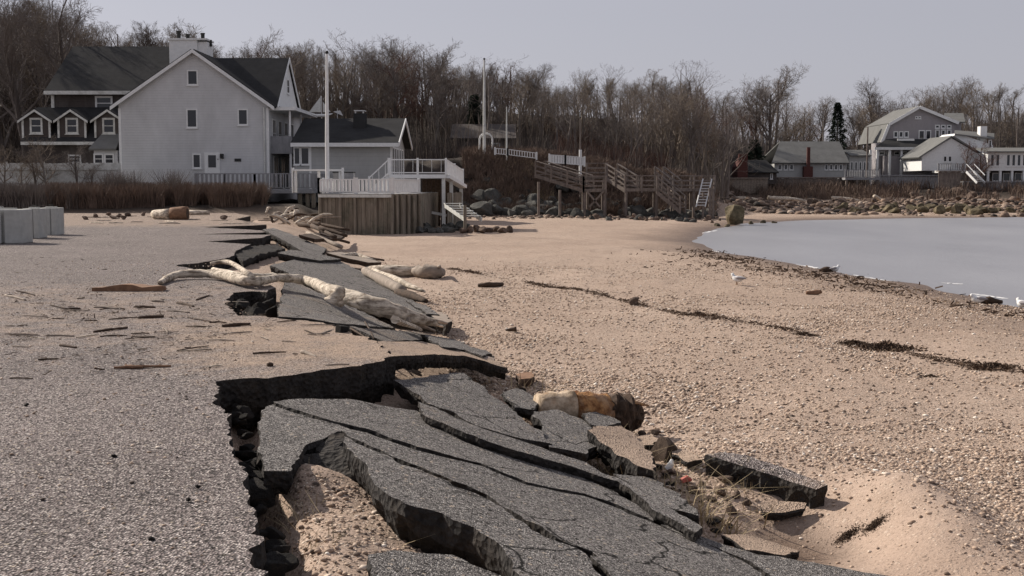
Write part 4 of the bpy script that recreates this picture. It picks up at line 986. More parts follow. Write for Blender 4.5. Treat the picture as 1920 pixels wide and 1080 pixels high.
# ---------------------------------------------------------------- raised white deck
ud = thing('raised_deck', (-5, 73, 0), 'raised white deck with glass panelled rail and stair right of the plank wall', 'deck')
u0, u1 = A(730, 327, 72), A(836, 327, 72); uz = u0.z
MB().box(u0.x, u1.x, 72, 76.5, uz-.22, uz).build('floor', M['white'], ud)
railing(ud, (u0.x, 72.05, uz), (u1.x, 72.05, uz), .86, M['white'], gap=.5, bw=.02, pw=.12, cap=.06)
s1 = A(868, 346, 75.5); 
railing(ud, (u1.x, 72.1, uz), (s1.x, 75.5, s1.z), .86, M['white'], gap=.2, solid=True, pw=.12)
MB().bar((u1.x-.02, 72.1, uz-.12), (s1.x, 75.5, s1.z-.12), .5, .2).build('landing', M['white'], ud)
for (x, y, zt_) in ((u1.x-.15, 72.2, uz-.222), (u1.x+.25, 73.3, uz-.4), (s1.x-.1, 75.2, s1.z-.24), (u0.x+.5, 72.2, uz-.222), (u0.x+1.7, 72.3, uz-.222)):
    MB().box(x-.1, x+.1, y-.1, y+.1, -1.2, zt_).build('post', M['offwhite'], ud)
MB().bar((u0.x+1.8, 72.6, .1), (u1.x, 72.6, -.2), .1, .15).build('beam', M['offwhite'], ud)
bk2 = planks(Vector((u0.x+1.6, 76.4, 0)), Vector((u1.x, 76.4, 0)), -1.1, uz-.25, .25, M['driftdark'], ud, 'skirt')
bk3 = planks(Vector((u1.x+.1, 72.4, 0)), Vector((s1.x, 75.4, 0)), -1.0, s1.z-.45, .22, M['pile'], ud, 'side_skirt')
v0 = A(690, 337, 71.5)
st = MB(); n = 5
for i in range(n):
    t0_, t1_ = i/n, (i+1)/n; x0_, x1_ = v0.x+(u0.x-v0.x)*t0_, v0.x+(u0.x-v0.x)*t1_
    st.box(x0_, x1_, 72.1, 73.2, ZT, ZT+(uz-ZT)*t1_)
st.build('stair', M['white'], ud)
railing(ud, (v0.x, 72.06, ZT), (u0.x-.05, 72.06, uz), .86, M['white'], gap=.3, bw=.03, pw=.1, cap=.07)
# white stair down to the sand with a post
ws = thing('beach_stair', (A(850, 400, 68).x, 68, -1), 'short white stair leading from the raised deck down to the rocks', 'stair')
p0 = A(832, 384, 69.5); p1 = A(872, 412, 66.5)
for s_ in (0, .9): MB().bar(p0+Vector((s_, 0, 0)), p1+Vector((s_, 0, 0)), .06, .22).build('stringer', M['offwhite'], ws)
for i in range(6):
    c = p0.lerp(p1, (i+.5)/6); MB().box(c.x-.02, c.x+.95, c.y-.16, c.y+.16, c.z+.12, c.z+.16).build('tread', M['offwhite'], ws)
pp = A(872, 412, 66); o = MB().tube([(pp.x, 66, -1.3), (pp.x, 66, A(872, 385, 66).z)], .09, 10).build('mooring_post', M['pile']); tag(o, 'single grey post standing at the foot of the short white stair', 'post')

# ---------------------------------------------------------------- bluff top: arbor, fences, poles
ar = thing('garden_arbor', (A(910, 290, 110).x, 110, 4.2), 'white arched garden arbor on top of the brown bluff', 'arbor')
a0 = A(899, 292, 110); a1 = A(923, 292, 110); zt_ = A(910, 262, 110).z; zp_ = A(910, 250, 110).z; xm = (a0.x+a1.x)/2; rad = (a1.x-a0.x)/2
for yy in (110, 111):
    fr = MB()
    fr.tube([(a0.x, yy, a0.z-.6), (a0.x, yy, zt_)]+[(xm-rad*math.cos(t), yy, zt_+(zp_-zt_)*math.sin(t)) for t in np.linspace(.2, math.pi-.2, 9)]+[(a1.x, yy, zt_), (a1.x, yy, a1.z-.6)], .07, 6)
    fr.build('arch', M['white'], ar)
sl_ = MB()
for t in np.linspace(.1, math.pi-.1, 8): sl_.box(xm-rad*math.cos(t)-.03, xm-rad*math.cos(t)+.03, 109.9, 111.1, zt_+(zp_-zt_)*math.sin(t)+.07, zt_+(zp_-zt_)*math.sin(t)+.12)
for k in range(5): sl_.box(a0.x-.02, a0.x+.02, 110.07, 110.93, a0.z+.2+k*.3, a0.z+.26+k*.3).box(a1.x-.02, a1.x+.02, 110.07, 110.93, a0.z+.2+k*.3, a0.z+.26+k*.3)
sl_.build('slats', M['white'], ar)
gt = MB()
for k in range(7): x = a0.x+.15+k*(a1.x-a0.x-.3)/6; gt.box(x-.03, x+.03, 110.03, 110.06, a0.z-.1, a0.z+.75)
gt.box(a0.x+.09, a1.x-.09, 110.065, 110.1, a0.z+.5, a0.z+.6).box(a0.x+.09, a1.x-.09, 110.065, 110.1, a0.z+.05, a0.z+.15).build('gate', M['white'], ar)
def pole(px, pt, pb, Y, r, label, mat='offwhite', low=None):
    a_ = A(px, pb, Y); b_ = A(px, pt, Y); o = thing('flag_pole' if r > .06 else 'pole', (a_.x, Y, a_.z), label, 'pole')
    MB().tube([(a_.x, Y, min(a_.z, ground(a_.x, Y))-.2), (a_.x, Y, (a_.z+b_.z)/2), (b_.x, Y, b_.z)], [r, r*.9, r*.55], 8).build('shaft', M[mat], o)
    MB().tube([(b_.x, Y, b_.z), (b_.x, Y, b_.z+.1), (b_.x, Y, b_.z+.16)], [r*.6, r*.9, r*.2], 8).build('cap', M['dark'], o)
    if low: MB().tube([(a_.x, Y, a_.z-.1), (a_.x, Y, a_.z+low)], r*1.7, 8).build('sleeve', M['white'], o)
pole(908, 112, 292, 109, .13, 'tall pale flag pole directly behind the white garden arbor')
pole(950, 200, 285, 108, .07, 'slim grey pole right of the white garden arbor')
pole(1088, 222, 330, 104, .07, 'slim brown pole with white lower sleeve beside the white gate panel', 'stair', 2.2)
def fence_line(label, pts, Y, h, solid, mat, post_px):
    o = thing('picket_fence', (A(pts[0][0], pts[0][1], Y).x, Y, A(*pts[0], Y).z), label, 'fence')
    for (p, q) in zip(pts[:-1], pts[1:]): railing(o, A(*p, Y), A(*q, Y), h, M[mat], gap=.22, solid=solid, pw=.14, bw=.07)
    return o
fence_line('white post and rail fence stepping down the bluff right of the arbor', [(928, 290), (952, 292), (1006, 299)], 107, .55, False, 'white', 0)
fence_line('white solid gate panel at the top of the timber walkway', [(1030, 307), (1060, 309), (1096, 312)], 104, .75, True, 'white', 0)

# ---------------------------------------------------------------- brown timber walkway and stairs
def rail2(parent, p, q, h=1.0, gap=1.5, mids=2):
    p = Vector(p); q = Vector(q); z = Vector((0, 0, 1)); m_ = MB()
    m_.bar(p+z*h, q+z*h, .16, .07)
    for k in range(mids): m_.bar(p+z*h*(k+.6)/(mids+.6), q+z*h*(k+.6)/(mids+.6), .05, .12)
    r = m_.build('railing', M['stair'], parent)
    n = max(1, round((q-p).length/gap))
    for i in range(n+1):
        c = p+(q-p)*(i/n); MB().box(c.x-.07, c.x+.07, c.y-.07, c.y+.07, c.z-.35, c.z+h+.05).build('post', M['stair'], r)
def flight(parent, p, q, w=1.4, steps=None):
    p = Vector(p); q = Vector(q); d = q-p; n = steps or max(2, int(abs(d.z)/.19)); h = Vector((-d.y, d.x, 0))
    h = h.normalized() if h.length > 0 else Vector((0, 1, 0))
    if h.y < 0: h = -h
    m_ = MB()
    for k in (0, w): m_.bar(p+h*k-Vector((0, 0, .2)), q+h*k-Vector((0, 0, .2)), .08, .28)
    for i in range(n):
        c = p+d*((i+.5)/n); m_.bar(c+h*.04, c+h*(w-.04), abs(d.length/n)*.9, .06)
    m_.build('flight', M['stair'], parent); rail2(parent, p, q); rail2(parent, p+h*w, q+h*w)
def landing(parent, x0, x1, y0, y1, z, posts=True, rails='fblr'):
    MB().box(x0, x1, y0, y1, z-.25, z).build('platform', M['stair'], parent)
    if 'f' in rails: rail2(parent, (x0, y0, z), (x1, y0, z))
    if 'b' in rails: rail2(parent, (x0, y1, z), (x1, y1, z))
    if posts:
        n = max(1, round((x1-x0)/2.2))
        for i in range(n+1):
            for y in (y0+.1, y1-.1):
                x = x0+.1+(x1-x0-.2)*i/n; MB().tube([(x, y, ground(x, y)-.4), (x, y, z-.252)], .11, 8).build('pile', M['stair'], parent)
YW = 98.0
wk = thing('timber_walkway', (A(1150, 400, YW).x, YW, -1), 'long brown timber walkway with stairs and landings descending the bluff to the beach', 'walkway')
w = lambda px, py, Y=YW: A(px, py, Y)
flight(wk, w(1004, 325, 101), w(1094, 353, YW), 1.4)
for px, py in ((1010, 330), (1050, 345)):
    q = w(px, py+4, YW+.8); MB().tube([(q.x, q.y, ground(q.x, q.y)-.3), (q.x, q.y, q.z-.3)], .11, 8).build('pile', M['stair'], wk)
p0, p1 = w(1094, 354), w(1136, 354); landing(wk, p0.x, p1.x, YW, YW+2.2, p0.z)
flight(wk, w(1136, 330, 100), w(1172, 353, YW+.2), 1.3)
q0, q1 = w(1100, 329, 101), w(1138, 330, 101); landing(wk, q0.x, q1.x, 101, 103, q0.z, rails='f')
p0, p1 = w(1172, 353), w(1234, 353); landing(wk, p0.x, p1.x, YW, YW+2.0, p0.z)
flight(wk, w(1228, 336, 99.5), w(1262, 362, 98.4), 1.3)
p0, p1 = w(1222, 336, 100), w(1232, 336, 100); 
p2, p3 = w(1262, 353, 98.6), w(1340, 353, 98.6); landing(wk, p2.x, p3.x, 98.6, 100.4, p2.z)
flight(wk, w(1232, 356, 96.9), w(1275, 392, 96.0), 1.2)
# braces
for a_, b_ in (((1100, 358), (1125, 388)), ((1132, 358), (1105, 388)), ((1240, 358), (1262, 388)), ((1268, 360), (1250, 392))):
    MB().bar(w(*a_, 97.9), w(*b_, 97.9), .08, .14).build('brace', M['stair'], wk)
ld = thing('aluminium_ladder', (w(1318, 392, 97).x, 97, -1), 'pale aluminium boat ladder leaning at the right end of the timber walkway', 'ladder')
l0, l1 = w(1305, 388, 96.2), w(1318, 338, 98.3); off = w(1322, 388, 96.2)-l0
for k in (0, 1): MB().tube([l0+off*k, l1+off*k+Vector((0, 0, .1))], .05, 8).build('stile', M['alu'], ld)
for i in range(9): c = l0.lerp(l1, (i+.6)/9.6); MB().tube([c, c+off], .035, 6).build('rung', M['alu'], ld)
for px in (1318, 1336, 1330):
    q = w(px, 400, 96.6+(px % 3)*.3); o = MB().tube([(q.x, q.y, -1.5), (q.x, q.y, w(px, 352+(px % 5)*3, 96.6).z)], .09, 8).build('mooring_pile', M['stair']); tag(o, 'thin brown pile standing beside the aluminium ladder at the walkway end', 'pile', 'piles by the ladder')
# dim dark house on the bluff behind the arbor
dh = thing('bluff_house', (A(890, 250, 122).x, 122, 3.8), 'dim brown grey house among the trees behind the white arbor', 'house')
h0, h1 = A(850, 292, 121), A(962, 232, 121)
MB().box(h0.x, h1.x, 121, 129, h0.z-1, A(900, 262, 121).z).build('wall', M['brown_shingle'], dh)
zz_ = A(900, 262, 121).z
slope((h0.x-.3, 120.6, zz_), (h1.x+.3, 120.6, zz_), (h1.x+.3, 125, h1.z), (h0.x-.3, 125, h1.z)).build('roof', M['brown_shingle'], dh)
fwin(dh, 925, 268, 938, 284, 121, fm='grey_siding')

# ---------------------------------------------------------------- far houses across the cove
YB = 172.0
h1_ = thing('cottage', (A(1517, 340, YB).x, YB, 1), 'grey cottage with a broad pale roof and slim red brick chimney across the cove', 'house')
e0, e1 = A(1452, 307, YB), A(1588, 304, YB); rz = A(1520, 267, YB+5).z; gz = A(1500, 335, YB).z
MB().box(e0.x, e1.x, YB, YB+10, gz, e0.z).build('wall', M['grey_siding'], h1_)
slope((e0.x-.5, YB-.5, e0.z), (e1.x+.2, YB-.5, e0.z), (e1.x+.2, YB+5, rz), (A(1462, 266, YB+5).x, YB+5, rz)).build('roof', M['roof_light'], h1_)
MB().extrude([(e1.x, YB, e0.z), (e1.x, YB+10, e0.z), (e1.x, YB+5, rz)], (-.2, 0, 0)).build('gable_end', M['offwhite'], h1_)
slope((e0.x-.5, YB+10.5, e0.z), (e1.x+.2, YB+10.5, e0.z), (e1.x+.2, YB+5, rz+.01), (A(1462, 266, YB+5).x, YB+5, rz+.01)).build('back_roof', M['roof_light'], h1_)
k0, k1 = A(1512, 330, YB-.7), A(1519, 276, YB-.7); MB().box(k0.x, k1.x, YB-.9, YB-.55, k0.z, k1.z).build('chimney', M['brick'], h1_)
MB().box(k0.x-.4, k1.x+.4, YB-.95, YB-.01, gz, A(1515, 312, YB).z).build('chimney_base', M['brick'], h1_)
for x0, x1 in ((1458, 1466), (1470, 1477), (1480, 1488), (1546, 1553), (1555, 1562), (1564, 1571), (1573, 1580)): fwin(h1_, x0, 308, x1, 319, YB, fw=.1, hbars=0)
x0_, x1_ = A(1592, 310, YB+3), A(1632, 310, YB+3)
lk = thing('link_house', (x0_.x+1, YB+3, 1), 'low white glazed porch house between the pale roofed cottage and the gambrel house', 'house')
MB().box(x0_.x, x1_.x, YB+3, YB+9, gz, A(1600, 290, YB+3).z).build('wall', M['grey_siding'], lk)
slope((x0_.x, YB+2.5, A(1600, 293, YB+2.5).z), (x1_.x, YB+2.5, A(1600, 293, YB+2.5).z), (x1_.x, YB+7, A(1600, 283, YB+7).z), (x0_.x, YB+7, A(1600, 283, YB+7).z)).build('roof', M['roof_light'], lk)
for x0 in (1594, 1602, 1610, 1618, 1624): fwin(lk, x0, 303, x0+6, 321, YB+3, fw=.1, hbars=0)
bhut = thing('brick_hut', (A(1405, 330, 160).x, 160, .5), 'small dark hut with a red brick gable and chimney left of the pale roofed cottage', 'house')
g0, g1 = A(1383, 335, 160), A(1402, 312, 160); MB().extrude([g0, A(1402, 335, 160), g1, A(1392, 296, 160), A(1383, 312, 160)], (0, 4, 0)).build('brick_gable', M['brick'], bhut)
q = A(1392, 292, 161); MB().box(q.x-.5, q.x+.6, 160.5, 161.4, q.z-1.2, q.z+.25).build('chimney', M['brick'], bhut)
m0, m1 = A(1402, 338, 160.3), A(1456, 338, 160.3); MB().box(m0.x, m1.x, 160.3, 166, m0.z-.5, A(1430, 322, 160).z).build('wall', M['brown_shingle'], bhut)
slope((m0.x, 159.9, A(1430, 325, 160).z), (m1.x+.2, 159.9, A(1430, 325, 160).z), (A(1436, 302, 163).x, 163, A(1430, 302, 163).z), (m0.x, 163, A(1430, 302, 163).z)).build('roof', M['roof'], bhut)
fwin(bhut, 1444, 325, 1449, 336, 160.3, fw=.1, hbars=0); 
# gambrel house
YG = 182.0
gh = thing('gambrel_house', (A(1725, 340, YG).x, YG, 1), 'large grey gambrel roofed house with white trim high above the cove', 'house')
P = [A(1655, 268, YG), A(1790, 268, YG), A(1790, 232, YG), A(1722, 203, YG), A(1668, 234, YG)]
MB().extrude(P, (0, 11, 0)).build('wall', M['gambrel'], gh)
rr2 = MB()
pr = [A(1652, 268, YG), A(1666, 234, YG), A(1722, 202, YG), A(1795, 232, YG)]
for p, q in zip(pr[:-1], pr[1:]):
    n_ = Vector((-(q.z-p.z), 0, q.x-p.x)).normalized()
    rr2.extrude([p+Vector((0, -.5, 0)), q+Vector((0, -.5, 0)), q+Vector((0, -.5, 0))+n_*.25, p+Vector((0, -.5, 0))+n_*.25], (0, 12, 0))
rr2.build('roof', M['roof_light'], gh)
tr = MB()
for p, q in zip(pr[:-1], pr[1:]):
    n_ = Vector((-(q.z-p.z), 0, q.x-p.x)).normalized()
    tr.extrude([p+Vector((0, -.6, 0))-n_*.15, q+Vector((0, -.6, 0))-n_*.15, q+Vector((0, -.6, 0))+n_*.28, p+Vector((0, -.6, 0))+n_*.28], (0, .08, 0))
tr.build('rake_board', M['white'], gh)
rw = MB().box(A(1790, 268, YG).x, A(1806, 268, YG).x, YG+1, YG+10, A(1790, 268, YG).z, A(1790, 229, YG).z); rw.build('side_wing', M['gambrel'], gh)
slope((A(1770, 226, YG+.5).x, YG+.5, A(1770, 230, YG).z), (A(1810, 226, YG+.5).x, YG+.5, A(1770, 230, YG).z), (A(1806, 216, YG+6).x, YG+6, A(1770, 214, YG+6).z), (A(1770, 216, YG+6).x, YG+6, A(1770, 214, YG+6).z)).build('wing_roof', M['roof_light'], gh)
for x0 in (1675, 1685, 1695): fwin(gh, x0, 246, x0+9, 258, YG, fw=.14, hbars=0)
for x0, x1 in ((1722, 1734), (1735, 1746)): fwin(gh, x0, 244, x1, 262, YG, fw=.14, hbars=0)
for x0 in (1753, 1764, 1775): fwin(gh, x0, 234, x0+9, 241, YG, fw=.14, hbars=0); fwin(gh, x0, 243, x0+9, 262, YG, fw=.14, hbars=0)
fwin(gh, 1716, 218, 1721, 223, YG, fw=.1, hbars=0); fwin(gh, 1722, 218, 1727, 223, YG, fw=.1, hbars=0)
l0_, l1_ = A(1630, 345, YG-3), A(1760, 345, YG-3)
MB().box(l0_.x+1, l1_.x, YG-2.5, YG-.01, l0_.z, A(1700, 268, YG-3).z).build('lower_wall', M['gambrel'], gh)
slope((l0_.x, YG-5, A(1700, 279, YG-5).z), (l1_.x, YG-5, A(1700, 279, YG-5).z), (l1_.x, YG-.6, A(1700, 263, YG).z), (l0_.x+3, YG-.6, A(1700, 263, YG).z)).build('porch_roof', M['roof'], gh)
MB().box(l0_.x, l1_.x, YG-5.15, YG-5.02, A(1700, 281, YG-5).z, A(1700, 276, YG-5).z).build('fascia', M['white'], gh)
for px in (1632, 1645, 1668, 1690): q = A(px, 300, YG-4.8); MB().box(q.x-.15, q.x+.15, YG-4.9, YG-4.6, 1, A(1700, 281, YG-5).z).build('porch_post', M['white'], gh)
for x0 in (1648, 1662, 1676, 1690): fwin(gh, x0, 284, x0+11, 291, YG-2.5, fw=.12, hbars=0)
MB().box(A(1655, 290, YG-3).x, A(1735, 290, YG-3).x, YG-4, YG-3, 1, A(1700, 292, YG-4).z).build('porch_wall', M['gambrel'], gh)
MB().box(A(1690, 263, YG-4).x, A(1722, 263, YG-4).x, YG-2.2, YG-2.1, A(1700, 264, YG-2).z, A(1700, 260, YG-2).z).build('balcony_rail', M['white'], gh)
# white cottage
YC = 168.0
wc = thing('cottage', (A(1790, 330, YC).x, YC, 1), 'white gabled cottage with square white chimney in front of the gambrel house', 'house')
P = [A(1728, 320, YC), A(1832, 320, YC), A(1832, 287, YC), A(1784, 259, YC), A(1728, 293, YC)]
MB().extrude(P, (0, 8, 0)).build('wall', M['white'], wc)
rr3 = MB(); pr = [A(1722, 297, YC), A(1784, 257, YC), A(1838, 290, YC)]
for p, q in zip(pr[:-1], pr[1:]):
    n_ = Vector((-(q.z-p.z), 0, q.x-p.x)).normalized()
    rr3.extrude([p+Vector((0, -.4, 0)), q+Vector((0, -.4, 0)), q+Vector((0, -.4, 0))+n_*.2, p+Vector((0, -.4, 0))+n_*.2], (0, 8.8, 0))
rr3.build('roof', M['roof_light'], wc)
P2 = [A(1765, 320, YC+4.01), A(1862, 320, YC+4.01), A(1862, 272, YC+4.01), A(1795, 250, YC+4.01), A(1765, 270, YC+4.01)]
MB().extrude(P2, (0, 6, 0)).build('rear_wall', M['white'], wc)
slope((A(1790, 253, YC+3.6).x, YC+3.6, A(1790, 253, YC+4).z), (A(1864, 260, YC+3.6).x, YC+3.6, A(1864, 262, YC+4).z), (A(1864, 250, YC+8).x, YC+8, A(1864, 252, YC+8).z), (A(1790, 246, YC+8).x, YC+8, A(1790, 246, YC+8).z)).build('rear_roof', M['roof_light'], wc)
q0, q1 = A(1835, 258, YC+5), A(1848, 237, YC+5); MB().box(q0.x, q1.x, YC+4.4, YC+5.6, q0.z-1, q1.z).build('chimney', M['white'], wc)
fwin(wc, 1768, 292, 1776, 304, YC, fw=.12, hbars=0); fwin(wc, 1777, 292, 1785, 304, YC, fw=.12, hbars=0); fwin(wc, 1768, 262, 1776, 274, YC+4.01, fw=.12, hbars=0); fwin(wc, 1853, 262, 1860, 278, YC+4.01, fw=.12, hbars=0)
ck = A(1752, 320, YC-1); MB().box(ck.x, A(1845, 320, YC).x, YC-2.5, YC-.01, ck.z-.3, ck.z).build('terrace', M['offwhite'], wc)
railing(wc, (ck.x, YC-2.4, ck.z), (A(1840, 320, YC).x, YC-2.4, ck.z), .9, M['deck'], gap=.3, bw=.08)
# stilted sun room at the right edge
sh = thing('sunroom_house', (A(1900, 340, 164).x, 164, 1), 'white sunroom on stilts with wide windows at the right edge across the cove', 'house')
x0_, x1_ = A(1852, 312, 164), A(1960, 312, 164)
MB().box(x0_.x, x1_.x, 164, 174, A(1880, 320, 164).z, A(1880, 286, 164).z).build('wall', M['white'], sh)
slope((x0_.x-.4, 163.5, A(1880, 286, 164).z), (x1_.x, 163.5, A(1880, 286, 164).z), (x1_.x, 169, A(1880, 279, 169).z), (x0_.x-.4, 169, A(1880, 279, 169).z)).build('roof', M['roof_light'], sh)
for x0 in (1856, 1866, 1886, 1896, 1906, 1916, 1926, 1936): fwin(sh, x0, 289, x0+9, 312, 164, fw=.12, hbars=0)
for px in (1853, 1876, 1898, 1920, 1942): q = A(px, 320, 164.1); MB().box(q.x-.15, q.x+.15, 164.05, 164.35, .6, A(1880, 320, 164).z-.002).build('stilt', M['white'], sh)
MB().box(x0_.x+.5, x1_.x, 166, 166.2, .6, A(1880, 320, 164).z-.002).build('lower_wall', M['brown_shingle'], sh)
for x0 in (1860, 1880, 1902, 1922): fwin(sh, x0, 324, x0+14, 340, 166, fw=.12, hbars=0)
stp = thing('white_stair', (A(1830, 340, 161).x, 161, 1), 'white outside stair going down between the white cottage and the sunroom', 'stair')
p0, p1 = A(1812, 322, 162), A(1832, 343, 160)
for k in (0, 1.0): MB().bar(p0+Vector((k, 0, 0)), p1+Vector((k, 0, 0)), .1, .3).build('stringer', M['white'], stp); MB().bar(p0+Vector((k, 0, 1)), p1+Vector((k, 0, 1)), .08, .08).build('handrail', M['white'], stp)
for i in range(7): c = p0.lerp(p1, (i+.5)/7); MB().box(c.x, c.x+1, c.y-.15, c.y+.15, c.z+.1, c.z+.15).build('tread', M['white'], stp)
# seawalls
def seawall(label, x0, x1, yt, Y, mat, dep=1.0, drop=3.0):
    a_, b_ = A(x0, yt, Y), A(x1, yt, Y); o = thing('seawall', (a_.x, Y, a_.z-drop), label, 'seawall')
    planks(a_, b_, a_.z-drop, a_.z, .35, mat, o); MB().box(a_.x, b_.x, Y-.2, Y+dep, a_.z+.002, a_.z+.14).build('cap', mat, o)
seawall('brown timber seawall under the pale roofed cottage', 1440, 1600, 334, 162, M['stair'])
seawall('tall brown timber seawall in front of the white cottage', 1760, 1802, 322, 160, M['stair'])
seawall('low tan seawall left of the small brick hut', 1345, 1440, 335, 158, M['driftgrey'])
seawall('dark timber seawall below the stilted sunroom', 1805, 1960, 342, 161, M['deck'])
seawall('low grey seawall in front of the gambrel house', 1640, 1760, 330, 163, M['deck'])
dk2 = thing('timber_deck', (A(1600, 330, 160).x, 160, 1), 'grey timber deck on stilts between the cottage and the gambrel house', 'deck')
p0, p1 = A(1585, 333, 160), A(1650, 333, 160); MB().box(p0.x, p1.x, 160, 165, p0.z-.3, p0.z).build('floor', M['deck'], dk2)
railing(dk2, (p0.x, 160.05, p0.z), (p1.x, 160.05, p0.z), 1.0, M['deck'], gap=.22, bw=.1)
for t in (0.05, .35, .65, .95): x = p0.x+(p1.x-p0.x)*t; MB().box(x-.12, x+.12, 160.1, 160.34, -.6, p0.z-.302).build('post', M['stair'], dk2)
up = A(1625, 330, 168); o = MB().tube([(up.x, 168, .6), (up.x, 168, A(1625, 238, 168).z)], [.14, .1], 8).build('utility_pole', M['stair']); tag(o, 'grey utility pole left of the gambrel house', 'pole')
up = A(1542, 330, 180); o = MB().tube([(up.x, 180, .6), (up.x, 180, A(1542, 228, 180).z)], [.14, .1], 8).build('utility_pole', M['barkpale']); tag(o, 'pale pole rising behind the roof of the cottage', 'pole')
# ---------------------------------------------------------------- bare winter trees
def tree_parts(seed, h=14.0, r0=.24, form=0, detail=1.0):
    rg = random.Random(seed); T = MB(); W = MB()
    mx = 4
    def grow(P, d, Ln, r, lev):
        ns = (7, 5, 4, 3, 2)[lev]; pts = [P.copy()]; rad = [r]; dirs = [d.copy()]
        wob = (.07, .16, .2, .24, .25)[lev]; up = (.02, .10, .09, .07, .05)[lev]
        for i in range(ns):
            d = (d+Vector((rg.gauss(0, wob), rg.gauss(0, wob), rg.gauss(0, wob*.7)+up))).normalized()
            P = P+d*(Ln/ns); pts.append(P.copy()); dirs.append(d.copy())
            rad.append(max(.008, r*(1-(i+1)/ns*(.72 if lev < 4 else .6))))
        (T if lev == 0 else W).tube(pts, rad, (7, 5, 4, 3, 3)[lev], cap=False)
        if lev >= mx: return
        n = int((rg.randint(10, 13), rg.randint(6, 8), rg.randint(5, 7), rg.randint(3, 5))[lev]*detail+.5)
        t0 = (rg.uniform(.16, .34) if form != 1 else .42, .22, .18, .15)[lev]
        for k in range(n):
            t = t0+(1-t0)*((k+rg.random())/n); t = min(t, .99); i = int(t*ns); f = t*ns-i
            p = pts[i].lerp(pts[i+1], f); bd = dirs[min(i+1, ns)]
            ang = R_(rg.uniform(28, 58) if form != 1 else rg.uniform(20, 42)); az = rg.uniform(0, 6.283)
            o = bd.orthogonal().normalized(); o = Matrix.Rotation(az, 3, bd) @ o
            nd = (bd*math.cos(ang)+o*math.sin(ang)).normalized()
            if lev == 0: l = h*(.52 if form == 2 else .40)*(1.12-.62*t)*rg.uniform(.7, 1.15)
            else: l = Ln*rg.uniform(.42, .68)*(1.1-.4*t)
            grow(p, nd, l, max(.010, (rad[i]*.62)*rg.uniform(.7, 1)), lev+1)
    grow(Vector((0, 0, -.3)), Vector((rg.gauss(0, .04), rg.gauss(0, .04), 1)).normalized(), h*(.80 if form != 2 else .66), r0, 0)
    return T, W
KINDS = []
for i, (form, tw, bk_, dt) in enumerate(((0, 'twig', 'bark', 1), (1, 'twig', 'barkpale', 1), (2, 'twig', 'bark', 1.0), (0, 'twigtan', 'barkpale', .9), (1, 'twigtan', 'bark', .95), (0, 'twigred', 'bark', .9), (2, 'twigtan', 'bark', 1.0))):
    T, W = tree_parts(300+i, 14, .22 if form == 1 else .28, form, dt)
    t = thing('bare_tree', (0, 0, 0), 'x', 'tree'); a_ = T.build('trunk', M[bk_], t, smooth=True); b_ = W.build('crown', M[tw], t)
    zmax = max(v[2] for v in W.v); KINDS.append([t, zmax, False])
def plant(kind, px, top, D, label, group, wide=1.0, rgx=None):
    t, zm, used = KINDS[kind]; p = A(px, top, D); zb = ground(p.x, D); hh = p.z-zb
    if hh < 2: return
    s = hh/zm; loc = (p.x, D, zb); rot = (0, 0, rgx.uniform(0, 6.28)); scl = (s*wide, s*wide, s)
    if not used:
        KINDS[kind][2] = True; o = t; o.location = loc; o.rotation_euler = rot; o.scale = scl
    else: o = dup(t, loc, rot, scl)
    tag(o, label, 'tree', group)
    return o
SKX = [-200, 0, 60, 100, 180, 250, 340, 420, 480, 530, 600, 680, 735, 780, 825, 860, 920, 990, 1060, 1130, 1200, 1280, 1340, 1400, 1450, 1500, 1540, 1570, 1600, 1660, 1720, 1790, 1830, 1880, 1920, 2100]
SKY_ = [0, 5, -15, -10, 45, 55, 52, 84, 68, 84, 88, 82, 66, 86, 74, 116, 112, 126, 146, 138, 132, 140, 165, 160, 140, 150, 195, 240, 190, 145, 158, 140, 168, 150, 160, 160]
rg = random.Random(99)
REG = [(-120, 230, 108, 150, 52, 'bare tree crowding the wooded rise behind the brown shingled house', 'trees behind shingle house'),
       (230, 560, 112, 152, 44, 'bare tree in the wood behind the white gabled house', 'trees behind white house'),
       (560, 870, 114, 165, 50, 'bare tree in the dense wood above the low grey house', 'trees behind low house'),
       (870, 1110, 126, 175, 40, 'bare tree in the wood behind the arbor on the bluff', 'trees behind arbor'),
       (1110, 1350, 122, 185, 42, 'bare tree in the wood above the timber walkway', 'trees above walkway'),
       (1350, 1600, 185, 225, 18, 'bare tree behind the pale roofed cottage across the cove', 'trees behind cottage'),
       (1600, 2000, 196, 245, 34, 'bare tree on the hill behind the gambrel house', 'trees behind gambrel house')]
for x0, x1, Dn, Df, n, lab, grp in REG:
    for i in range(n):
        f = (i+rg.random())/n; px = x0+(x1-x0)*((i*0.618034+rg.uniform(0, .06)) % 1.0); D = Dn+(Df-Dn)*rg.random()**.8
        top = np.interp(px, SKX, SKY_)+(abs(rg.gauss(0, 18)) if rg.random() < .88 else -rg.uniform(2, 20))+(0 if rg.random() < .5 else rg.uniform(8, 80))
        if px < 560: top += 0
        k = rg.choices(range(7), (3, 4, 2, 3, 3, 1.4, 1.5))[0]
        plant(k, px, top, D, lab, grp, rg.uniform(.8, 1.4), rg)
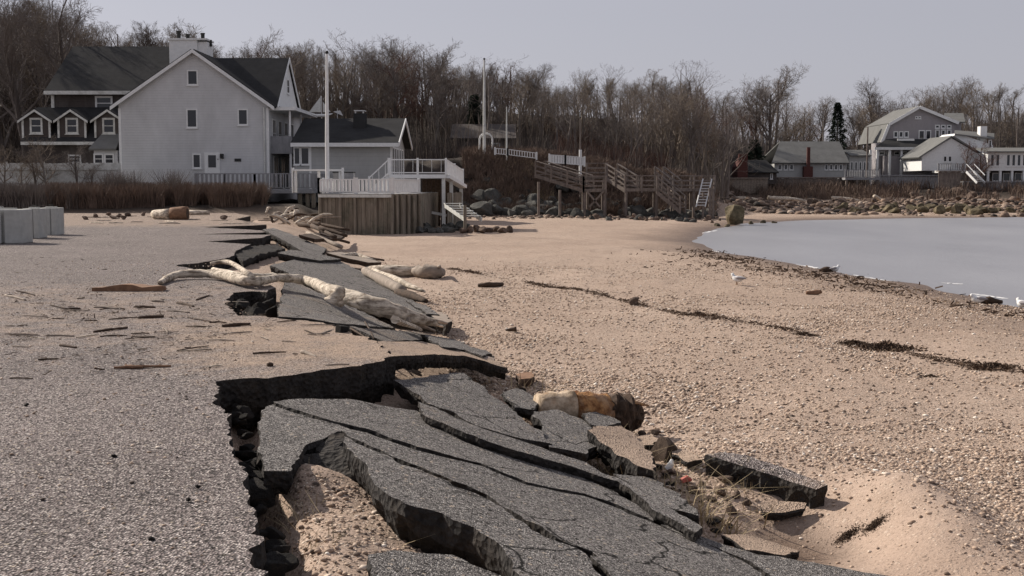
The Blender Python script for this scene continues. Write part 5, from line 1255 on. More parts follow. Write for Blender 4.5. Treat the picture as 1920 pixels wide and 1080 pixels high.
for (k, px, top, D, wd, lab) in ((2, 1447, 116, 190, 1.0, 'largest spreading bare tree behind the pale roofed cottage'),
                                 (2, 1650, 143, 205, .95, 'round crowned bare tree left of the gambrel house'),
                                 (2, 1790, 135, 215, .9, 'open crowned bare tree right behind the gambrel house roof'),
                                 (1, 735, 64, 140, 1.0, 'tall pale trunked bare tree above the roof of the low grey house'), (0, 822, 70, 138, .95, 'tall leaning bare tree right of the low grey house roof'),
                                 (0, 482, 46, 118, .8, 'bare tree with rounded top right behind the white house roof'), (0, 345, 24, 118, .9, 'bare tree peeping above the white chimney'),
                                 (0, 120, -60, 100, 1.0, 'nearest dark tall bare tree over the brown shingled house roof'), (2, 45, -30, 102, .9, 'wide dark bare tree at the far left edge'),
                                 (1, 1872, 152, 215, .5, 'thin crooked bare tree at the right edge of the hill'), (0, 1330, 165, 150, .9, 'bare tree leaning over the right end of the walkway wood')):
    plant(k, px, top, D, lab, None, wd, rg)
for i, (px, top, D) in enumerate(((62, 255, 78.5), (95, 250, 78), (140, 262, 78.5), (10, 268, 78), (170, 300, 77), (30, 285, 77.5))):
    plant((0, 3)[i % 2], px, top, D, 'thin bare sapling standing before the white board fence', 'saplings by the fence', 1.3, rg)
plant(5, 1840, 258, 163, 'small bare shrub tree in front of the white cottage stair', None, 1.2, rg)
plant(5, 1815, 262, 164, 'slim bare shrub tree before the white cottage wall', None, 1.2, rg)
# conifers
def conifer(px, top, bot, D, wpx, label):
    p = A(px, top, D); zb = A(px, bot, D).z; H = p.z-zb; r = wpx/2*D/F; rgc = random.Random(px)
    o = thing('pine_tree', (p.x, D, zb), label, 'tree')
    MB().tube([(p.x, D, zb-1), (p.x, D, p.z-.2)], [.25, .04], 7).build('trunk', M['bark'], o)
    m_ = MB(); n = 3600
    for i in range(n):
        t = rgc.random()**.75; az_ = rgc.uniform(0, 6.283); rr_ = r*(1-t)**.8*(.62+.4*math.sin(t*31+px)**2+.25*math.sin(az_*3+t*11))*math.sqrt(rgc.random())+.06; az = az_
        c = Vector((p.x+rr_*math.cos(az), D+rr_*math.sin(az), zb+H*t-rr_*.22)); s = rgc.uniform(.22, .5)
        d = Vector((math.cos(az), math.sin(az), rgc.uniform(-.5, .3))).normalized(); q = d.cross(Vector((rgc.gauss(0, 1), rgc.gauss(0, 1), rgc.gauss(0, 1)))).normalized()
        m_.face([c-q*s*.25, c+d*s, c+q*s*.25])
    m_.build('crown', M['conifer'], o)
conifer(1571, 192, 330, 188, 62, 'dark pointed evergreen between the cottage and the gambrel house')
conifer(889, 178, 290, 126, 44, 'dark evergreen beside the flag pole on the bluff')
conifer(1415, 262, 335, 172, 70, 'low dark evergreen bush behind the small brick hut')
# ---------------------------------------------------------------- the wood that fills in behind (reads as one mass)
def woodmass(name, n, px0, px1, D0, D1, seed, label, off):
    r = np.random.default_rng(seed); VV = []; FF = []; tot = 0
    base = []
    for k in range(4):
        T, W = tree_parts(700+k, 14, .2, (0, 1, 2, 0)[k], .62)
        v = np.array(T.v+W.v); f = [g for g in T.f]+[tuple(q+len(T.v) for q in g) for g in W.f]; base.append((v, np.array([g for g in f if len(g) == 4])))
    for i in range(n):
        px = px0+(px1-px0)*((i*.618034) % 1); D = r.uniform(D0, D1); top = np.interp(px, SKX, SKY_)+off+r.normal(4, 20); p = A(px, top, D); zb = ground(p.x, D); h = p.z-zb
        if h < 3: continue
        v, f = base[i % 4]; s = h/v[:, 2].max(); w_ = s*r.uniform(.9, 1.5); a_ = r.uniform(0, 6.28); c_, s_ = math.cos(a_), math.sin(a_)
        VV.append(np.stack([p.x+(v[:, 0]*c_-v[:, 1]*s_)*w_, D+(v[:, 0]*s_+v[:, 1]*c_)*w_, zb+v[:, 2]*s], 1)); FF.append(f+tot); tot += len(v)
    o = npmesh(name, np.concatenate(VV), np.concatenate(FF), M['twig']); tag(o, label, 'wood', kind='stuff')
woodmass('wood', 300, -100, 1370, 122, 182, 77, 'dense leafless wood filling in behind the nearer trees', 18)
woodmass('far_wood', 130, 1370, 2000, 200, 250, 78, 'dense leafless wood on the hill across the cove', 36)
# ---------------------------------------------------------------- brush (uncountable)
def brushmass(name, n, gen, hmin, hmax, wdt, mat, label, lean=.35, seed=1, seg=2):
    r = np.random.default_rng(seed); X, Y, Z = gen(n, r); n = len(X)
    h = r.uniform(hmin, hmax, n); az = r.uniform(0, 6.283, n); l = r.normal(0, lean, n)*h; a2 = r.uniform(0, 6.283, n)
    w = wdt*r.uniform(.6, 1.5, n); base = np.stack([X, Y, Z-.1], 1)
    sd_ = np.stack([np.cos(a2)*w, np.sin(a2)*w, np.zeros(n)], 1); tip = base+np.stack([np.cos(az)*l, np.sin(az)*l, h], 1)
    midp = base*.5+tip*.5+np.stack([np.cos(az)*l*-.18, np.sin(az)*l*-.18, h*.05], 1)
    V = np.stack([base-sd_, base+sd_, midp+sd_*.7, midp-sd_*.7, tip+sd_*.15, tip-sd_*.15], 1).reshape(-1, 3)
    b_ = (np.arange(n)*6)[:, None]
    Fc = np.concatenate([b_+np.array([[0, 1, 2, 3]]), b_+np.array([[3, 2, 4, 5]])], 0)
    o = npmesh(name, V, Fc, mat); return tag(o, label, 'brush', kind='stuff')
def gen_px(x0, x1, D0, D1, dens=None, thr=.35, zc=None):
    def g(n, r):
        D = r.uniform(D0, D1, n); px = r.uniform(x0, x1, n); x = (px-960)/F*D
        if dens is not None:
            k = fbm(x*dens, D*dens, 71, 3) > thr; x, D = x[k], D[k]
        return x, D, ground_np(x, D)
    return g
brushmass('dry_brush', 42000, gen_px(90, 500, 71, 76, .5, .36), .5, 1.5, .018, M['brush'], 'reddish brown dry brush along the back of the pavement', seed=2)
brushmass('tall_brush', 7000, gen_px(200, 340, 73, 76.5, .6, .42), 1.0, 2.3, .014, M['twig'], 'taller grey brush in front of the white house', seed=3)
brushmass('left_scrub', 14000, gen_px(-60, 150, 71, 75, .4, .3), .6, 1.4, .02, M['twig'], 'dark scrub at the back left of the pavement', seed=4)
brushmass('bluff_brush', 52000, gen_px(868, 1340, 101.5, 113, .35, .36), .35, 1.1, .03, M['brush'], 'low brown brush over the bluff slope', seed=5, lean=.5)
brushmass('bluff_straw', 5000, gen_px(930, 1040, 103, 108, .5, .5), .3, .7, .02, M['grassdry'], 'tan dry grass on the bluff below the white fence', seed=6, lean=.6)
brushmass('undergrowth', 34000, gen_px(-120, 1360, 114, 150, .15, .40), .5, 2.6, .03, M['scrub'], 'tangled leafless undergrowth under the wood', seed=7, lean=.3)
brushmass('wood_thicket', 5000, gen_px(-120, 1360, 114, 165, .1, .4), 1.5, 5.5, .03, M['twigtan'], 'thin leafless stems scattered in the wood', seed=8, lean=.3)
brushmass('far_thicket', 9000, gen_px(1340, 2000, 188, 236, .1, .38), 1.0, 3.6, .04, M['twig'], 'leafless thicket on the hill across the cove', seed=9, lean=.2)
brushmass('far_bank_brush', 12000, gen_px(1350, 1960, 152, 163, .3, .42), .5, 1.6, .035, M['brush'], 'brown brush along the bank under the far houses', seed=10, lean=.4)
brushmass('red_thicket', 5000, gen_px(1040, 1250, 118, 138, .2, .40), 1, 3.2, .025, M['twigred'], 'reddish thicket behind the timber walkway', seed=11, lean=.4)

# ---------------------------------------------------------------- concrete blocks at the left
def block(px0, px1, py0, py1, dep, label, rz=0.0):
    a_ = G((px0+px1)/2, py1, 0); w_ = (px1-px0)/F*a_.y; h_ = (py1-py0)/F*a_.y
    o = thing('concrete_block', (a_.x, a_.y, 0), label, 'concrete block', 'concrete blocks on the pavement')
    g_ = .09*w_; xs_ = [a_.x-w_/2+w_*q for q in (.30, .36, .62, .68)]
    m_ = MB().extrude([(a_.x-w_/2, a_.y, 0), (xs_[0], a_.y, 0), (xs_[0], a_.y+g_, 0), (xs_[1], a_.y+g_, 0), (xs_[1], a_.y, 0), (xs_[2], a_.y, 0), (xs_[2], a_.y+g_, 0), (xs_[3], a_.y+g_, 0), (xs_[3], a_.y, 0), (a_.x+w_/2, a_.y, 0), (a_.x+w_/2, a_.y+dep, 0), (a_.x-w_/2, a_.y+dep, 0)], (0, 0, h_)); b_ = m_.build('body', M['concrete'], o, bevel=.03)
    ky = MB().box(a_.x-w_*.3, a_.x+w_*.3, a_.y+dep*.35, a_.y+dep*.65, h_+.002, h_+.035); ky.build('top_ridge', M['concrete'], o, bevel=.015)
    lp = MB(); lp.tube([(a_.x-.08, a_.y+dep*.5, h_+.03), (a_.x-.07, a_.y+dep*.5, h_+.085), (a_.x+.07, a_.y+dep*.5, h_+.085), (a_.x+.08, a_.y+dep*.5, h_+.03)], .012, 6); lp.build('lifting_loop', M['dark'], o)
    o.rotation_euler = (0, 0, rz); return o
block(-62, 42, 393, 457, .8, 'nearest pale concrete block cut by the left edge of the view')
block(43, 73, 391, 447, .7, 'narrow concrete block in the middle of the row at the left')
block(74, 107, 390, 441, .75, 'concrete block at the right end of the row at the left', .04)
block(-70, -10, 388, 441, .8, 'concrete block hidden behind the nearest block at the left edge')
# ---------------------------------------------------------------- driftwood
def onroad(px, py, dz=0.0):
    p = G(px, py, 0.0); e = float(np.interp(p.y, RE_Y, RE_X))
    return Vector((p.x, p.y, dz)) if p.x < e+.25 else onslump(px, py, .06+dz)
def logtube(pts, rads, n=10, sub=4, wob=.06, noise=.12):
    P = [Vector(p) for p in pts]; out = []; ro = []
    for i in range(len(P)-1):
        p0 = P[max(i-1, 0)]; p1 = P[i]; p2 = P[i+1]; p3 = P[min(i+2, len(P)-1)]
        for k in range(sub):
            t = k/sub
            out.append(.5*((2*p1)+(p2-p0)*t+(2*p0-5*p1+4*p2-p3)*t*t+(3*p1-p0-3*p2+p3)*t**3)); ro.append((rads[i]*(1-t)+rads[i+1]*t)*(1+random.uniform(-noise, noise)*.5))
    out.append(P[-1]); ro.append(rads[-1])
    return MB().tube(out, ro, n, wob=wob)
big = thing('driftwood_tree', onroad(640, 560), 'huge bleached forked driftwood trunk lying across the broken pavement edge', 'driftwood')
tp = [onslump(818, 606, .30), onslump(770, 594, .32), onslump(715, 577, .34), onslump(655, 557, .34), onslump(620, 545, .32), onroad(575, 526, .20), onroad(520, 520, .17), onroad(460, 518, .15), onroad(400, 519, .13)]
logtube(tp, [.05, .10, .135, .125, .105, .08, .07, .06, .04], 11, 6, .13, .18).build('trunk', M['drift'], big, smooth=True)
b2 = logtube([onroad(520, 521, .16), onroad(470, 527, .12), onroad(410, 526, .10), onroad(355, 524, .10), onroad(322, 527, .08), onroad(300, 535, .04)], [.07, .075, .075, .07, .065, .04], 10, 5, .1, .2); b2.build('branch', M['drift'], big, smooth=True)
b3 = logtube([onroad(470, 517, .20), onroad(430, 512, .20), onroad(395, 510, .16)], [.05, .045, .03], 8); b3.build('branch', M['drift'], big, smooth=True)
k_ = onslump(632, 546, .42)
stub = logtube([k_-Vector((.05, 0, .15)), k_+Vector((.02, 0, -.02)), k_+Vector((.05, 0, .06))], [.12, .09, .045], 8, 3, .3); stub.build('stub', M['drift'], big, smooth=True)
for i, (u0_, v0_, u1_, v1_) in enumerate(((735, 590, 830, 612), (760, 600, 815, 620), (740, 600, 790, 618), (770, 592, 838, 606))):
    logtube([onslump(u0_, v0_, .26), onslump(u1_, v1_, .16)], [.055, .02], 6, 4, .3).build('splinter', (M['drift'], M['driftgrey'])[i % 2], big)
def log(pts, rads, label, mat='drift', name='driftwood_log', cat='driftwood', n=9, wob=.08, group=None):
    o = logtube(pts, rads, n, 4, wob).build(name, M[mat], smooth=True); return tag(o, label, cat, group)
rl = thing('driftwood_log', onbeach(760, 512), 'pale straight driftwood log ending in a root stub on the sand', 'driftwood')
logtube([onbeach(688, 505, .16), onbeach(725, 507, .17), onbeach(783, 509, .14)], [.10, .16, .15], 10).build('trunk', M['drift'], rl, smooth=True)
logtube([onbeach(780, 509, .15), onbeach(800, 510, .17), onbeach(818, 511, .17), onbeach(830, 512, .12)], [.15, .19, .18, .09], 10, 4, .22).build('root', M['driftgrey'], rl, smooth=True)
logtube([onbeach(820, 508, .2), onbeach(823, 500, .25), onbeach(824, 500, .42)], [.09, .06, .03], 7, 3, .2).build('root', M['driftgrey'], rl, smooth=True)
log([onslump(684, 508, .22), onslump(715, 524, .22), onslump(755, 545, .2)], [.10, .13, .10], 'dark splintered timber beside the pale log on the slope', 'driftgrey')
log([onslump(700, 507, .25), onslump(745, 527, .24), onslump(797, 547, .12)], [.06, .10, .02], 'pale pointed timber lying along the edge of the sloping plate')
log([onslump(745, 548, .15), onslump(772, 555, .15), onslump(800, 565, .12)], [.08, .1, .04], 'dark brown broken timber at the sand edge of the sloping plate', 'driftdark')
log([onslump(640, 480, .2), onslump(665, 477, .25), onslump(692, 486, .2), onslump(715, 493, .1)], [.05, .07, .06, .03], 'thin pale curved branch bent over dark debris')
log([onslump(576, 436, .2), onslump(640, 463, .2)], [.07, .07], 'long thin straight pole along the far broken edge', 'driftgrey', 'driftwood_pole')
log([onslump(600, 440, .25), onslump(655, 455, .2)], [.05, .05], 'short dark pole beside the plank wall debris', 'driftdark', 'driftwood_pole')
log([onslump(648, 476, .16), onslump(720, 488, .16)], [.06, .03], 'dark brown stick right of the far hole', 'driftdark', 'driftwood_pole')
log([onbeach(897, 535, .05), onbeach(918, 534, .06), onbeach(942, 533, .05)], [.05, .07, .05], 'short dark plank like log alone on the sand', 'driftdark')
log([onbeach(948, 619, .03), onbeach(968, 617, .05)], [.015, .05], 'small dark stick with a knob on the sand', 'driftdark', 'driftwood_stick')
# brown slab of bark on the pavement
p0, p1 = G(173, 546, 0), G(305, 546, 0); m_ = MB(); N = 14; pt = []
for i in range(N+1):
    t = i/N; w_ = (.17+.15*float(vnoise(t*6, 1.0, 5)))*min(1, .35+t*5)*min(1, .3+(1-t)*3.2); pt.append((p0.lerp(p1, t)+Vector((0, .12*(float(vnoise(t*5, 9, 6))-.5), 0)), w_, .035+.06*float(vnoise(t*7, 3, 7))+.03*t))
for i in range(N):
    (a_, wa, ha), (b_, wb, hb) = pt[i], pt[i+1]; z1, z2 = Vector((0, 0, ha)), Vector((0, 0, hb)); ya, yb = Vector((0, wa*2.2, 0)), Vector((0, wb*2.2, 0))
    m_.face([a_+z1, b_+z2, b_+yb+z2*.75, a_+ya+z1*.75]); m_.face([a_, b_, b_+z2, a_+z1]); m_.face([a_+ya, a_+ya+z1*.75, b_+yb+z2*.75, b_+yb])
m_.face([pt[0][0], pt[0][0]+Vector((0, 0, pt[0][2])), pt[0][0]+Vector((0, pt[0][1]*2.2, pt[0][2]*.75)), pt[0][0]+Vector((0, pt[0][1]*2.2, 0))]); e_ = pt[-1]
m_.face([e_[0], e_[0]+Vector((0, e_[1]*2.2, 0)), e_[0]+Vector((0, e_[1]*2.2, e_[2]*.75)), e_[0]+Vector((0, 0, e_[2]))])
o = m_.build('driftwood_plank', M['redwood']); tag(o, 'wide flat brown weathered plank lying alone on the pavement', 'plank')
# rotten log
rt = thing('rotten_log', onbeach(1110, 780), 'short orange and tan rotten log with a dark hollow end on the sand', 'log')
q0, q1, q2, q3 = onbeach(1006, 764, .20), onbeach(1070, 768, .25), onbeach(1135, 774, .25), onbeach(1205, 782, .20)
logtube([q0, q1], [.14, .205], 12, 5, .08).build('pale_end', M['logtan'], rt, smooth=True)
logtube([q1, q1.lerp(q2, .5), q2], [.19, .205, .20], 14, 5, .10).build('orange_middle', M['rot'], rt, smooth=True)
dend = logtube([q2+Vector((0, 0, .005)), q2.lerp(q3, .35), q2.lerp(q3, .7), q3], [.20, .215, .19, .06], 16, 5, .2); dend.build('dark_end', M['driftdark'], rt)
for i in range(7):
    c = q2.lerp(q3, random.uniform(0, .8))+Vector((random.uniform(-.1, .1), random.uniform(-.12, .1), random.uniform(.05, .2)))
    logtube([c, c+(q3-q2).normalized()*random.uniform(.08, .2)+Vector((0, 0, random.uniform(-.05, .04)))], [.03, .008], 5, 2, .2).build('splinter', M['driftdark'] if i % 2 else M['rot'], rt)
# barrel-like log at the back of the pavement
bl = thing('driftwood_log', G(325, 413, 0), 'short thick log with a reddish cut end at the back of the pavement', 'log')
q0, q1, q2 = G(290, 411, 0)+Vector((0, 0, .22)), G(320, 412, 0)+Vector((0, 0, .26)), G(352, 412, 0)+Vector((0, 0, .3))
logtube([q0, q1], [.22, .26], 12, 3, .05).build('pale_end', M['drift'], bl, smooth=True); logtube([q1, q2], [.29, .33], 14, 3, .03).build('red_end', M['redwood'], bl, smooth=True)
dd = (q2-q1).normalized(); MB().tube([q2-dd*.02, q2+dd*.01], [.24, .24], 14).build('hollow', M['driftdark'], bl)
log([G(355, 404, 0)+Vector((0, 0, .15)), G(393, 404, 0)+Vector((0, 0, .14))], [.14, .1], 'pale log behind the short thick log at the back of the pavement')
# root heap by the plank wall
for i in range(26):
    px, py = rg.uniform(496, 575), rg.uniform(402, 424); c = G(px, py, 0); an = rg.uniform(0, 3.14); l = rg.uniform(.4, 1.3); d = Vector((math.cos(an), math.sin(an)*.6, rg.uniform(-.15, .5)))
    log([c+Vector((0, 0, .05)), c+d*l*.5+Vector((0, 0, .25)), c+d*l+Vector((0, 0, .15))], [.045, .065, .02], 'bleached broken root in the heap left of the plank wall', ('drift', 'drift', 'driftgrey', 'driftdark')[i % 4], 'driftwood_root', 'driftwood', 7, .35, 'driftwood heap by the plank wall')
for i, (x0, y0, x1, y1) in enumerate(((548, 413, 598, 396), (560, 425, 640, 428), (575, 420, 655, 424), (540, 400, 600, 408), (600, 432, 650, 434), (585, 428, 630, 436))):
    log([G(x0, y0, 0)+Vector((0, 0, .1)), G(x1, y1, 0)+Vector((0, 0, -.15))], [.09, .05], 'dark plank fallen in the debris against the plank wall', 'driftdark', 'plank', 'plank', 6, .1, 'fallen planks by the plank wall')
# far shore drift logs
for (x0, y0, x1, y1, r) in ((1368, 378, 1440, 384, .35), (1440, 371, 1510, 376, .25), (1560, 371, 1612, 376, .2), (1640, 368, 1655, 378, .25), (1830, 376, 1860, 376, .15), (1380, 371, 1420, 374, .2)):
    log([A(x0, y0, 140), A((x0+x1)/2, (y0+y1)/2-1, 141), A(x1, y1, 142)], [r, r*.9, r*.5], 'pale drift log stranded among the tan rocks of the far shore', 'drift', 'driftwood_log', 'driftwood', 7, .1, 'drift logs on the far shore')
# litter of sticks on the pavement
SL = [(90, 579, 148, 578), (180, 576, 222, 574), (124, 581, 150, 580), (180, 620, 238, 615), (92, 628, 134, 628), (260, 599, 300, 597), (200, 601, 280, 598), (285, 570, 320, 570), (250, 582, 300, 580), (366, 560, 405, 556), (310, 590, 360, 588), (345, 602, 400, 600), (390, 604, 434, 600), (240, 690, 268, 689), (218, 694, 320, 690), (70, 674, 104, 674), (30, 656, 70, 656), (476, 664, 545, 665), (548, 668, 566, 662), (570, 664, 610, 667), (640, 664, 660, 664), (420, 612, 470, 612), (300, 616, 330, 618), (500, 690, 530, 689), (565, 617, 600, 621), (600, 626, 640, 620), (20, 712, 60, 713), (120, 655, 140, 654), (255, 653, 270, 652), (660, 612, 700, 630), (690, 610, 716, 634), (676, 632, 700, 636), (330, 575, 360, 572), (30, 550, 60, 548), (15, 561, 60, 560)]
for i, (x0, y0, x1, y1) in enumerate(SL):
    a_, b_ = onroad(x0+rg.uniform(-8, 8), y0+rg.uniform(-7, 4), .010), onroad(x1+rg.uniform(-18, 8), y1+rg.uniform(-4, 8), .010); r = rg.choice((.005, .007, .010, .014))*(1+a_.y*.035); mid_ = a_.lerp(b_, .5)+Vector((0, rg.uniform(-.03, .03), .004))
    red = 215 < x0 < 330 and y0 > 685
    log([a_, a_.lerp(mid_, .6)+Vector((0, rg.uniform(-.01, .01), 0)), mid_, b_], [r*.9, r*1.1, r, r*.7], 'reddish splinter of wood in the small cluster on the pavement' if red else 'thin dark driftwood stick littering the sandy pavement', 'redwood' if red else ('driftdark', 'driftgrey', 'driftdark')[i % 3], 'driftwood_stick', 'driftwood', 6, .2, 'reddish splinters' if red else 'sticks on the pavement')
rg2 = random.Random(44)
for i in range(60):
    px, py = rg2.uniform(20, 640), rg2.choice((rg2.uniform(560, 690), rg2.uniform(405, 420), rg2.uniform(600, 640)))
    c = G(px, py, .012); l = rg2.uniform(.05, .22)*(1 if py > 500 else 3); an = rg2.gauss(0, .5)
    d = Vector((math.cos(an), math.sin(an), 0))*l; log([c-d, c+Vector((0, rg2.uniform(-.01, .01), .003)), c+d], [.005, .008, .005] if py > 500 else [.02, .03, .015], 'tiny splinter of driftwood scattered on the pavement', rg2.choice(('driftdark', 'driftgrey', 'drift')), 'wood_splinter', 'driftwood', 5, .25, 'splinters on the pavement')
for i, (px, py) in enumerate(((205, 405), (222, 408), (240, 406), (232, 412), (180, 408), (160, 412), (212, 411), (268, 405), (420, 412))):
    rock(RT[i % 6], G(px, py, 0)+Vector((0, 0, .08)), (.2, .18, .14), 'pale lump of rubble at the back of the pavement', 'rock', 'rubble at the back of the pavement')
p = onroad(640, 618, .06); rock(CH[1], p, (.11, .11, .09), 'dark square lump on the sandy pavement below the big trunk', 'asphalt chunk', None, 'asphalt_chunk')
for i, (px, py) in enumerate(((215, 855), (372, 912), (352, 936), (285, 1010), (50, 758))):
    rock(CH[i % 4], G(px, py, .01), (.022, .018, .014), 'tiny black crumb lying on the near pavement', 'asphalt chunk', 'crumbs on the pavement', 'asphalt_chunk')
for i in range(9):
    px, py = ((415, 583), (440, 588), (468, 585), (452, 575), (492, 580), (505, 570), (430, 578), (480, 592), (512, 584))[i]
    rock(CH[i % 4], G(px, py, -.12), (.16, .15, .12), 'dark crumbled asphalt lump in the hole below the big trunk', 'asphalt chunk', 'asphalt lumps below the trunk', 'asphalt_chunk')

# ---------------------------------------------------------------- dry straw, seaweed
def gen_pts(spots):
    W_ = [onbeach(px, py) for px, py, _, _ in spots]; wt = np.array([s[3] for s in spots], float); wt /= wt.sum()
    def g(n, r):
        k = r.choice(len(spots), n, p=wt); sd2 = np.array([s[2] for s in spots])[k]
        x = np.array([w.x for w in W_])[k]+r.normal(0, 1, n)*sd2; y = np.array([w.y for w in W_])[k]+r.normal(0, 1, n)*sd2
        return x, y, ground_np(x, y)
    return g
brushmass('dry_straw', 550, gen_pts([(1150, 880, .22, 2), (1200, 910, .2, 2), (1330, 985, .15, 3), (1300, 930, .2, 1), (1380, 930, .2, 1), (1120, 860, .2, 1.5), (985, 735, .2, 1)]), .10, .40, .0055, M['grassdry'], 'dry straw and reed stems caught beside the slabs', lean=1.3, seed=20)
brushmass('reed_litter', 700, gen_pts([(1150, 880, .25, 2), (1210, 915, .2, 2), (1340, 990, .2, 2), (1300, 935, .25, 2), (1400, 950, .2, 1), (985, 735, .2, 1), (1090, 850, .2, 1)]), .05, .12, .004, M['driftgrey'], 'grey brown reed litter lying between the broken slabs', lean=3.5, seed=24)
brushmass('hole_straw', 260, gen_pts([(560, 960, .12, 1), (600, 1010, .15, 1), (540, 1000, .08, 1)]), .05, .2, .003, M['grassdry'], 'dry straw on the sand in the near hole', lean=1.3, seed=21)
rl_ = np.random.default_rng(88); n_ = 5200
v_ = np.where(rl_.random(n_) < .75, rl_.normal(605, 42, n_), rl_.uniform(405, 560, n_)); u_ = rl_.uniform(0, 760, n_)
D_ = F*EYE/np.maximum(v_-HORIZ, 30); x_ = (u_-960)/F*D_; k_ = (fbm(x_*1.1, D_*.7, 55, 3) > .47) & (x_ < np.interp(D_, RE_Y, RE_X)-.1) & (v_ < 720); x_, D_ = x_[k_], D_[k_]; n_ = len(x_)
d_ = rl_.normal(0, 1, (n_, 3)); d_[:, 2] *= .12; d_ /= np.linalg.norm(d_, axis=1)[:, None]; e_ = np.cross(d_, np.array([0, 0, 1.0])+rl_.normal(0, .4, (n_, 3))); e_ /= np.linalg.norm(e_, axis=1)[:, None]
s_ = (.010+.045*rl_.random(n_)**2.5)[:, None]; c_ = np.stack([x_, D_, np.full(n_, .014)], 1)
V_ = np.stack([c_-d_*s_-e_*s_*.2, c_-d_*s_+e_*s_*.2, c_+d_*s_+e_*s_*.12, c_+d_*s_-e_*s_*.12], 1).reshape(-1, 3)
tag(npmesh('wood_litter', V_, (np.arange(n_)*4)[:, None]+np.arange(4)[None], M['driftdark']), 'fine dark wood litter strewn over the sandy pavement', 'litter', kind='stuff')
brushmass('slab_weeds', 260, gen_pts([(740, 830, .1, 1)]), .03, .06, .003, M['grassdry'], 'x', lean=1.5, seed=22) if 0 else None
def weedline(name, pts, n, wid, seed, label, hgt=.025, size=.03):
    r = np.random.default_rng(seed); Wp = np.array([tuple(onbeach(x, y)) for x, y in pts]); sg = np.hypot(*np.diff(Wp[:, :2], axis=0).T); cum = np.concatenate([[0], np.cumsum(sg)])
    t = r.uniform(0, cum[-1], n); x = np.interp(t, cum, Wp[:, 0]); y = np.interp(t, cum, Wp[:, 1])
    thick = np.clip(fbm(t*1.0, t*0+seed, seed, 4)*3.6-1.35, 0.0, 1.4)
    keep = r.random(n) < thick+.03; x, y, thick = x[keep], y[keep], thick[keep]; n = len(x)
    x = x+r.normal(0, wid, n)*(.4+thick); y = y+r.normal(0, wid, n)*(.4+thick); z = ground_np(x, y)+np.abs(r.normal(0, hgt, n))*thick
    V = []; 
    d = r.normal(0, 1, (n, 3)); d[:, 2] *= .45; d /= np.linalg.norm(d, axis=1)[:, None]; e = np.cross(d, r.normal(0, 1, (n, 3))); e /= np.linalg.norm(e, axis=1)[:, None]
    s = size*r.uniform(.5, 1.6, n)[:, None]; c = np.stack([x, y, z+.01], 1)
    V = np.stack([c-d*s-e*s*.22, c-d*s+e*s*.22, c+d*s+e*s*.22, c+d*s-e*s*.22], 1).reshape(-1, 3); Fc = (np.arange(n)*4)[:, None]+np.arange(4)[None]
    return tag(npmesh(name, V, Fc, M['weed']), label, 'seaweed', kind='stuff')
weedline('seaweed_line', [(845, 505), (900, 515), (985, 528), (1060, 542), (1130, 554), (1200, 572), (1270, 588), (1330, 596), (1420, 608), (1500, 624), (1560, 636), (1620, 648), (1690, 658), (1740, 672), (1830, 688), (1925, 700)], 5600, .085, 4, 'dark broken line of dried seaweed across the beach')
weedline('tide_litter', [(1310, 470), (1400, 495), (1500, 512), (1600, 530), (1700, 552), (1800, 572), (1930, 596)], 1500, .45, 9, 'dark weed litter along the water edge', .02, .07)
weedline('upper_litter', [(1200, 470), (1290, 475), (1380, 500), (1480, 515)], 700, 1.2, 12, 'scattered weed on the upper beach', .02, .06)
def clump(px, py, r, n, seed, label):
    rr_ = np.random.default_rng(seed); c0_ = onbeach(px, py); x = c0_.x+rr_.normal(0, r, n); y = c0_.y+rr_.normal(0, r*.7, n); q = np.hypot((x-c0_.x)/r, (y-c0_.y)/r/.7)
    z = ground_np(x, y)+rr_.random(n)*np.exp(-q**2)*r*.55
    d = rr_.normal(0, 1, (n, 3)); d /= np.linalg.norm(d, axis=1)[:, None]; e = np.cross(d, rr_.normal(0, 1, (n, 3))); e /= np.linalg.norm(e, axis=1)[:, None]; s = r*.18*rr_.uniform(.5, 1.5, n)[:, None]; c = np.stack([x, y, z], 1)
    V = np.stack([c-d*s-e*s*.25, c-d*s+e*s*.25, c+d*s+e*s*.25, c+d*s-e*s*.25], 1).reshape(-1, 3)
    tag(npmesh('seaweed_clump', V, (np.arange(n)*4)[:, None]+np.arange(4)[None], M['weed']), label, 'seaweed')
clump(1663, 655, .22, 1500, 1, 'biggest heap of dark dried seaweed on the line across the beach')
clump(1600, 645, .12, 1000, 2, 'seaweed heap just left of the biggest seaweed heap')
clump(1510, 628, .10, 900, 3, 'middle sized seaweed heap right of the beach centre')
clump(1310, 592, .14, 1100, 4, 'long low seaweed heap near the middle of the beach')
clump(1745, 706, .06, 600, 5, 'small seaweed scrap below the seaweed line at the right')
clump(1862, 690, .16, 1300, 6, 'flat seaweed heap close to the right edge')
clump(1590, 1005, .06, 700, 7, 'brown weed scrap in the sand hollow at the bottom right')
clump(1640, 985, .05, 900, 8, 'small weed scrap on the slope of the sand hollow')
# plastic scrap among straw
p = onbeach(1278, 902, .04); o = MB().tube([p, p+Vector((.05, .02, .02)), p+Vector((.09, .03, 0))], [.025, .03, .015], 8, wob=.2).build('plastic_scrap', M['plastic']); tag(o, 'small faded red plastic scrap in the straw by the slabs', 'litter')
p = onbeach(1250, 880, .03); o = MB().tube([p, p+Vector((.04, .01, .05)), p+Vector((.05, .02, .09))], [.03, .03, .012], 8, wob=.2).build('plastic_cup', M['white']); tag(o, 'crushed white plastic cup beside the tipped slab', 'litter')
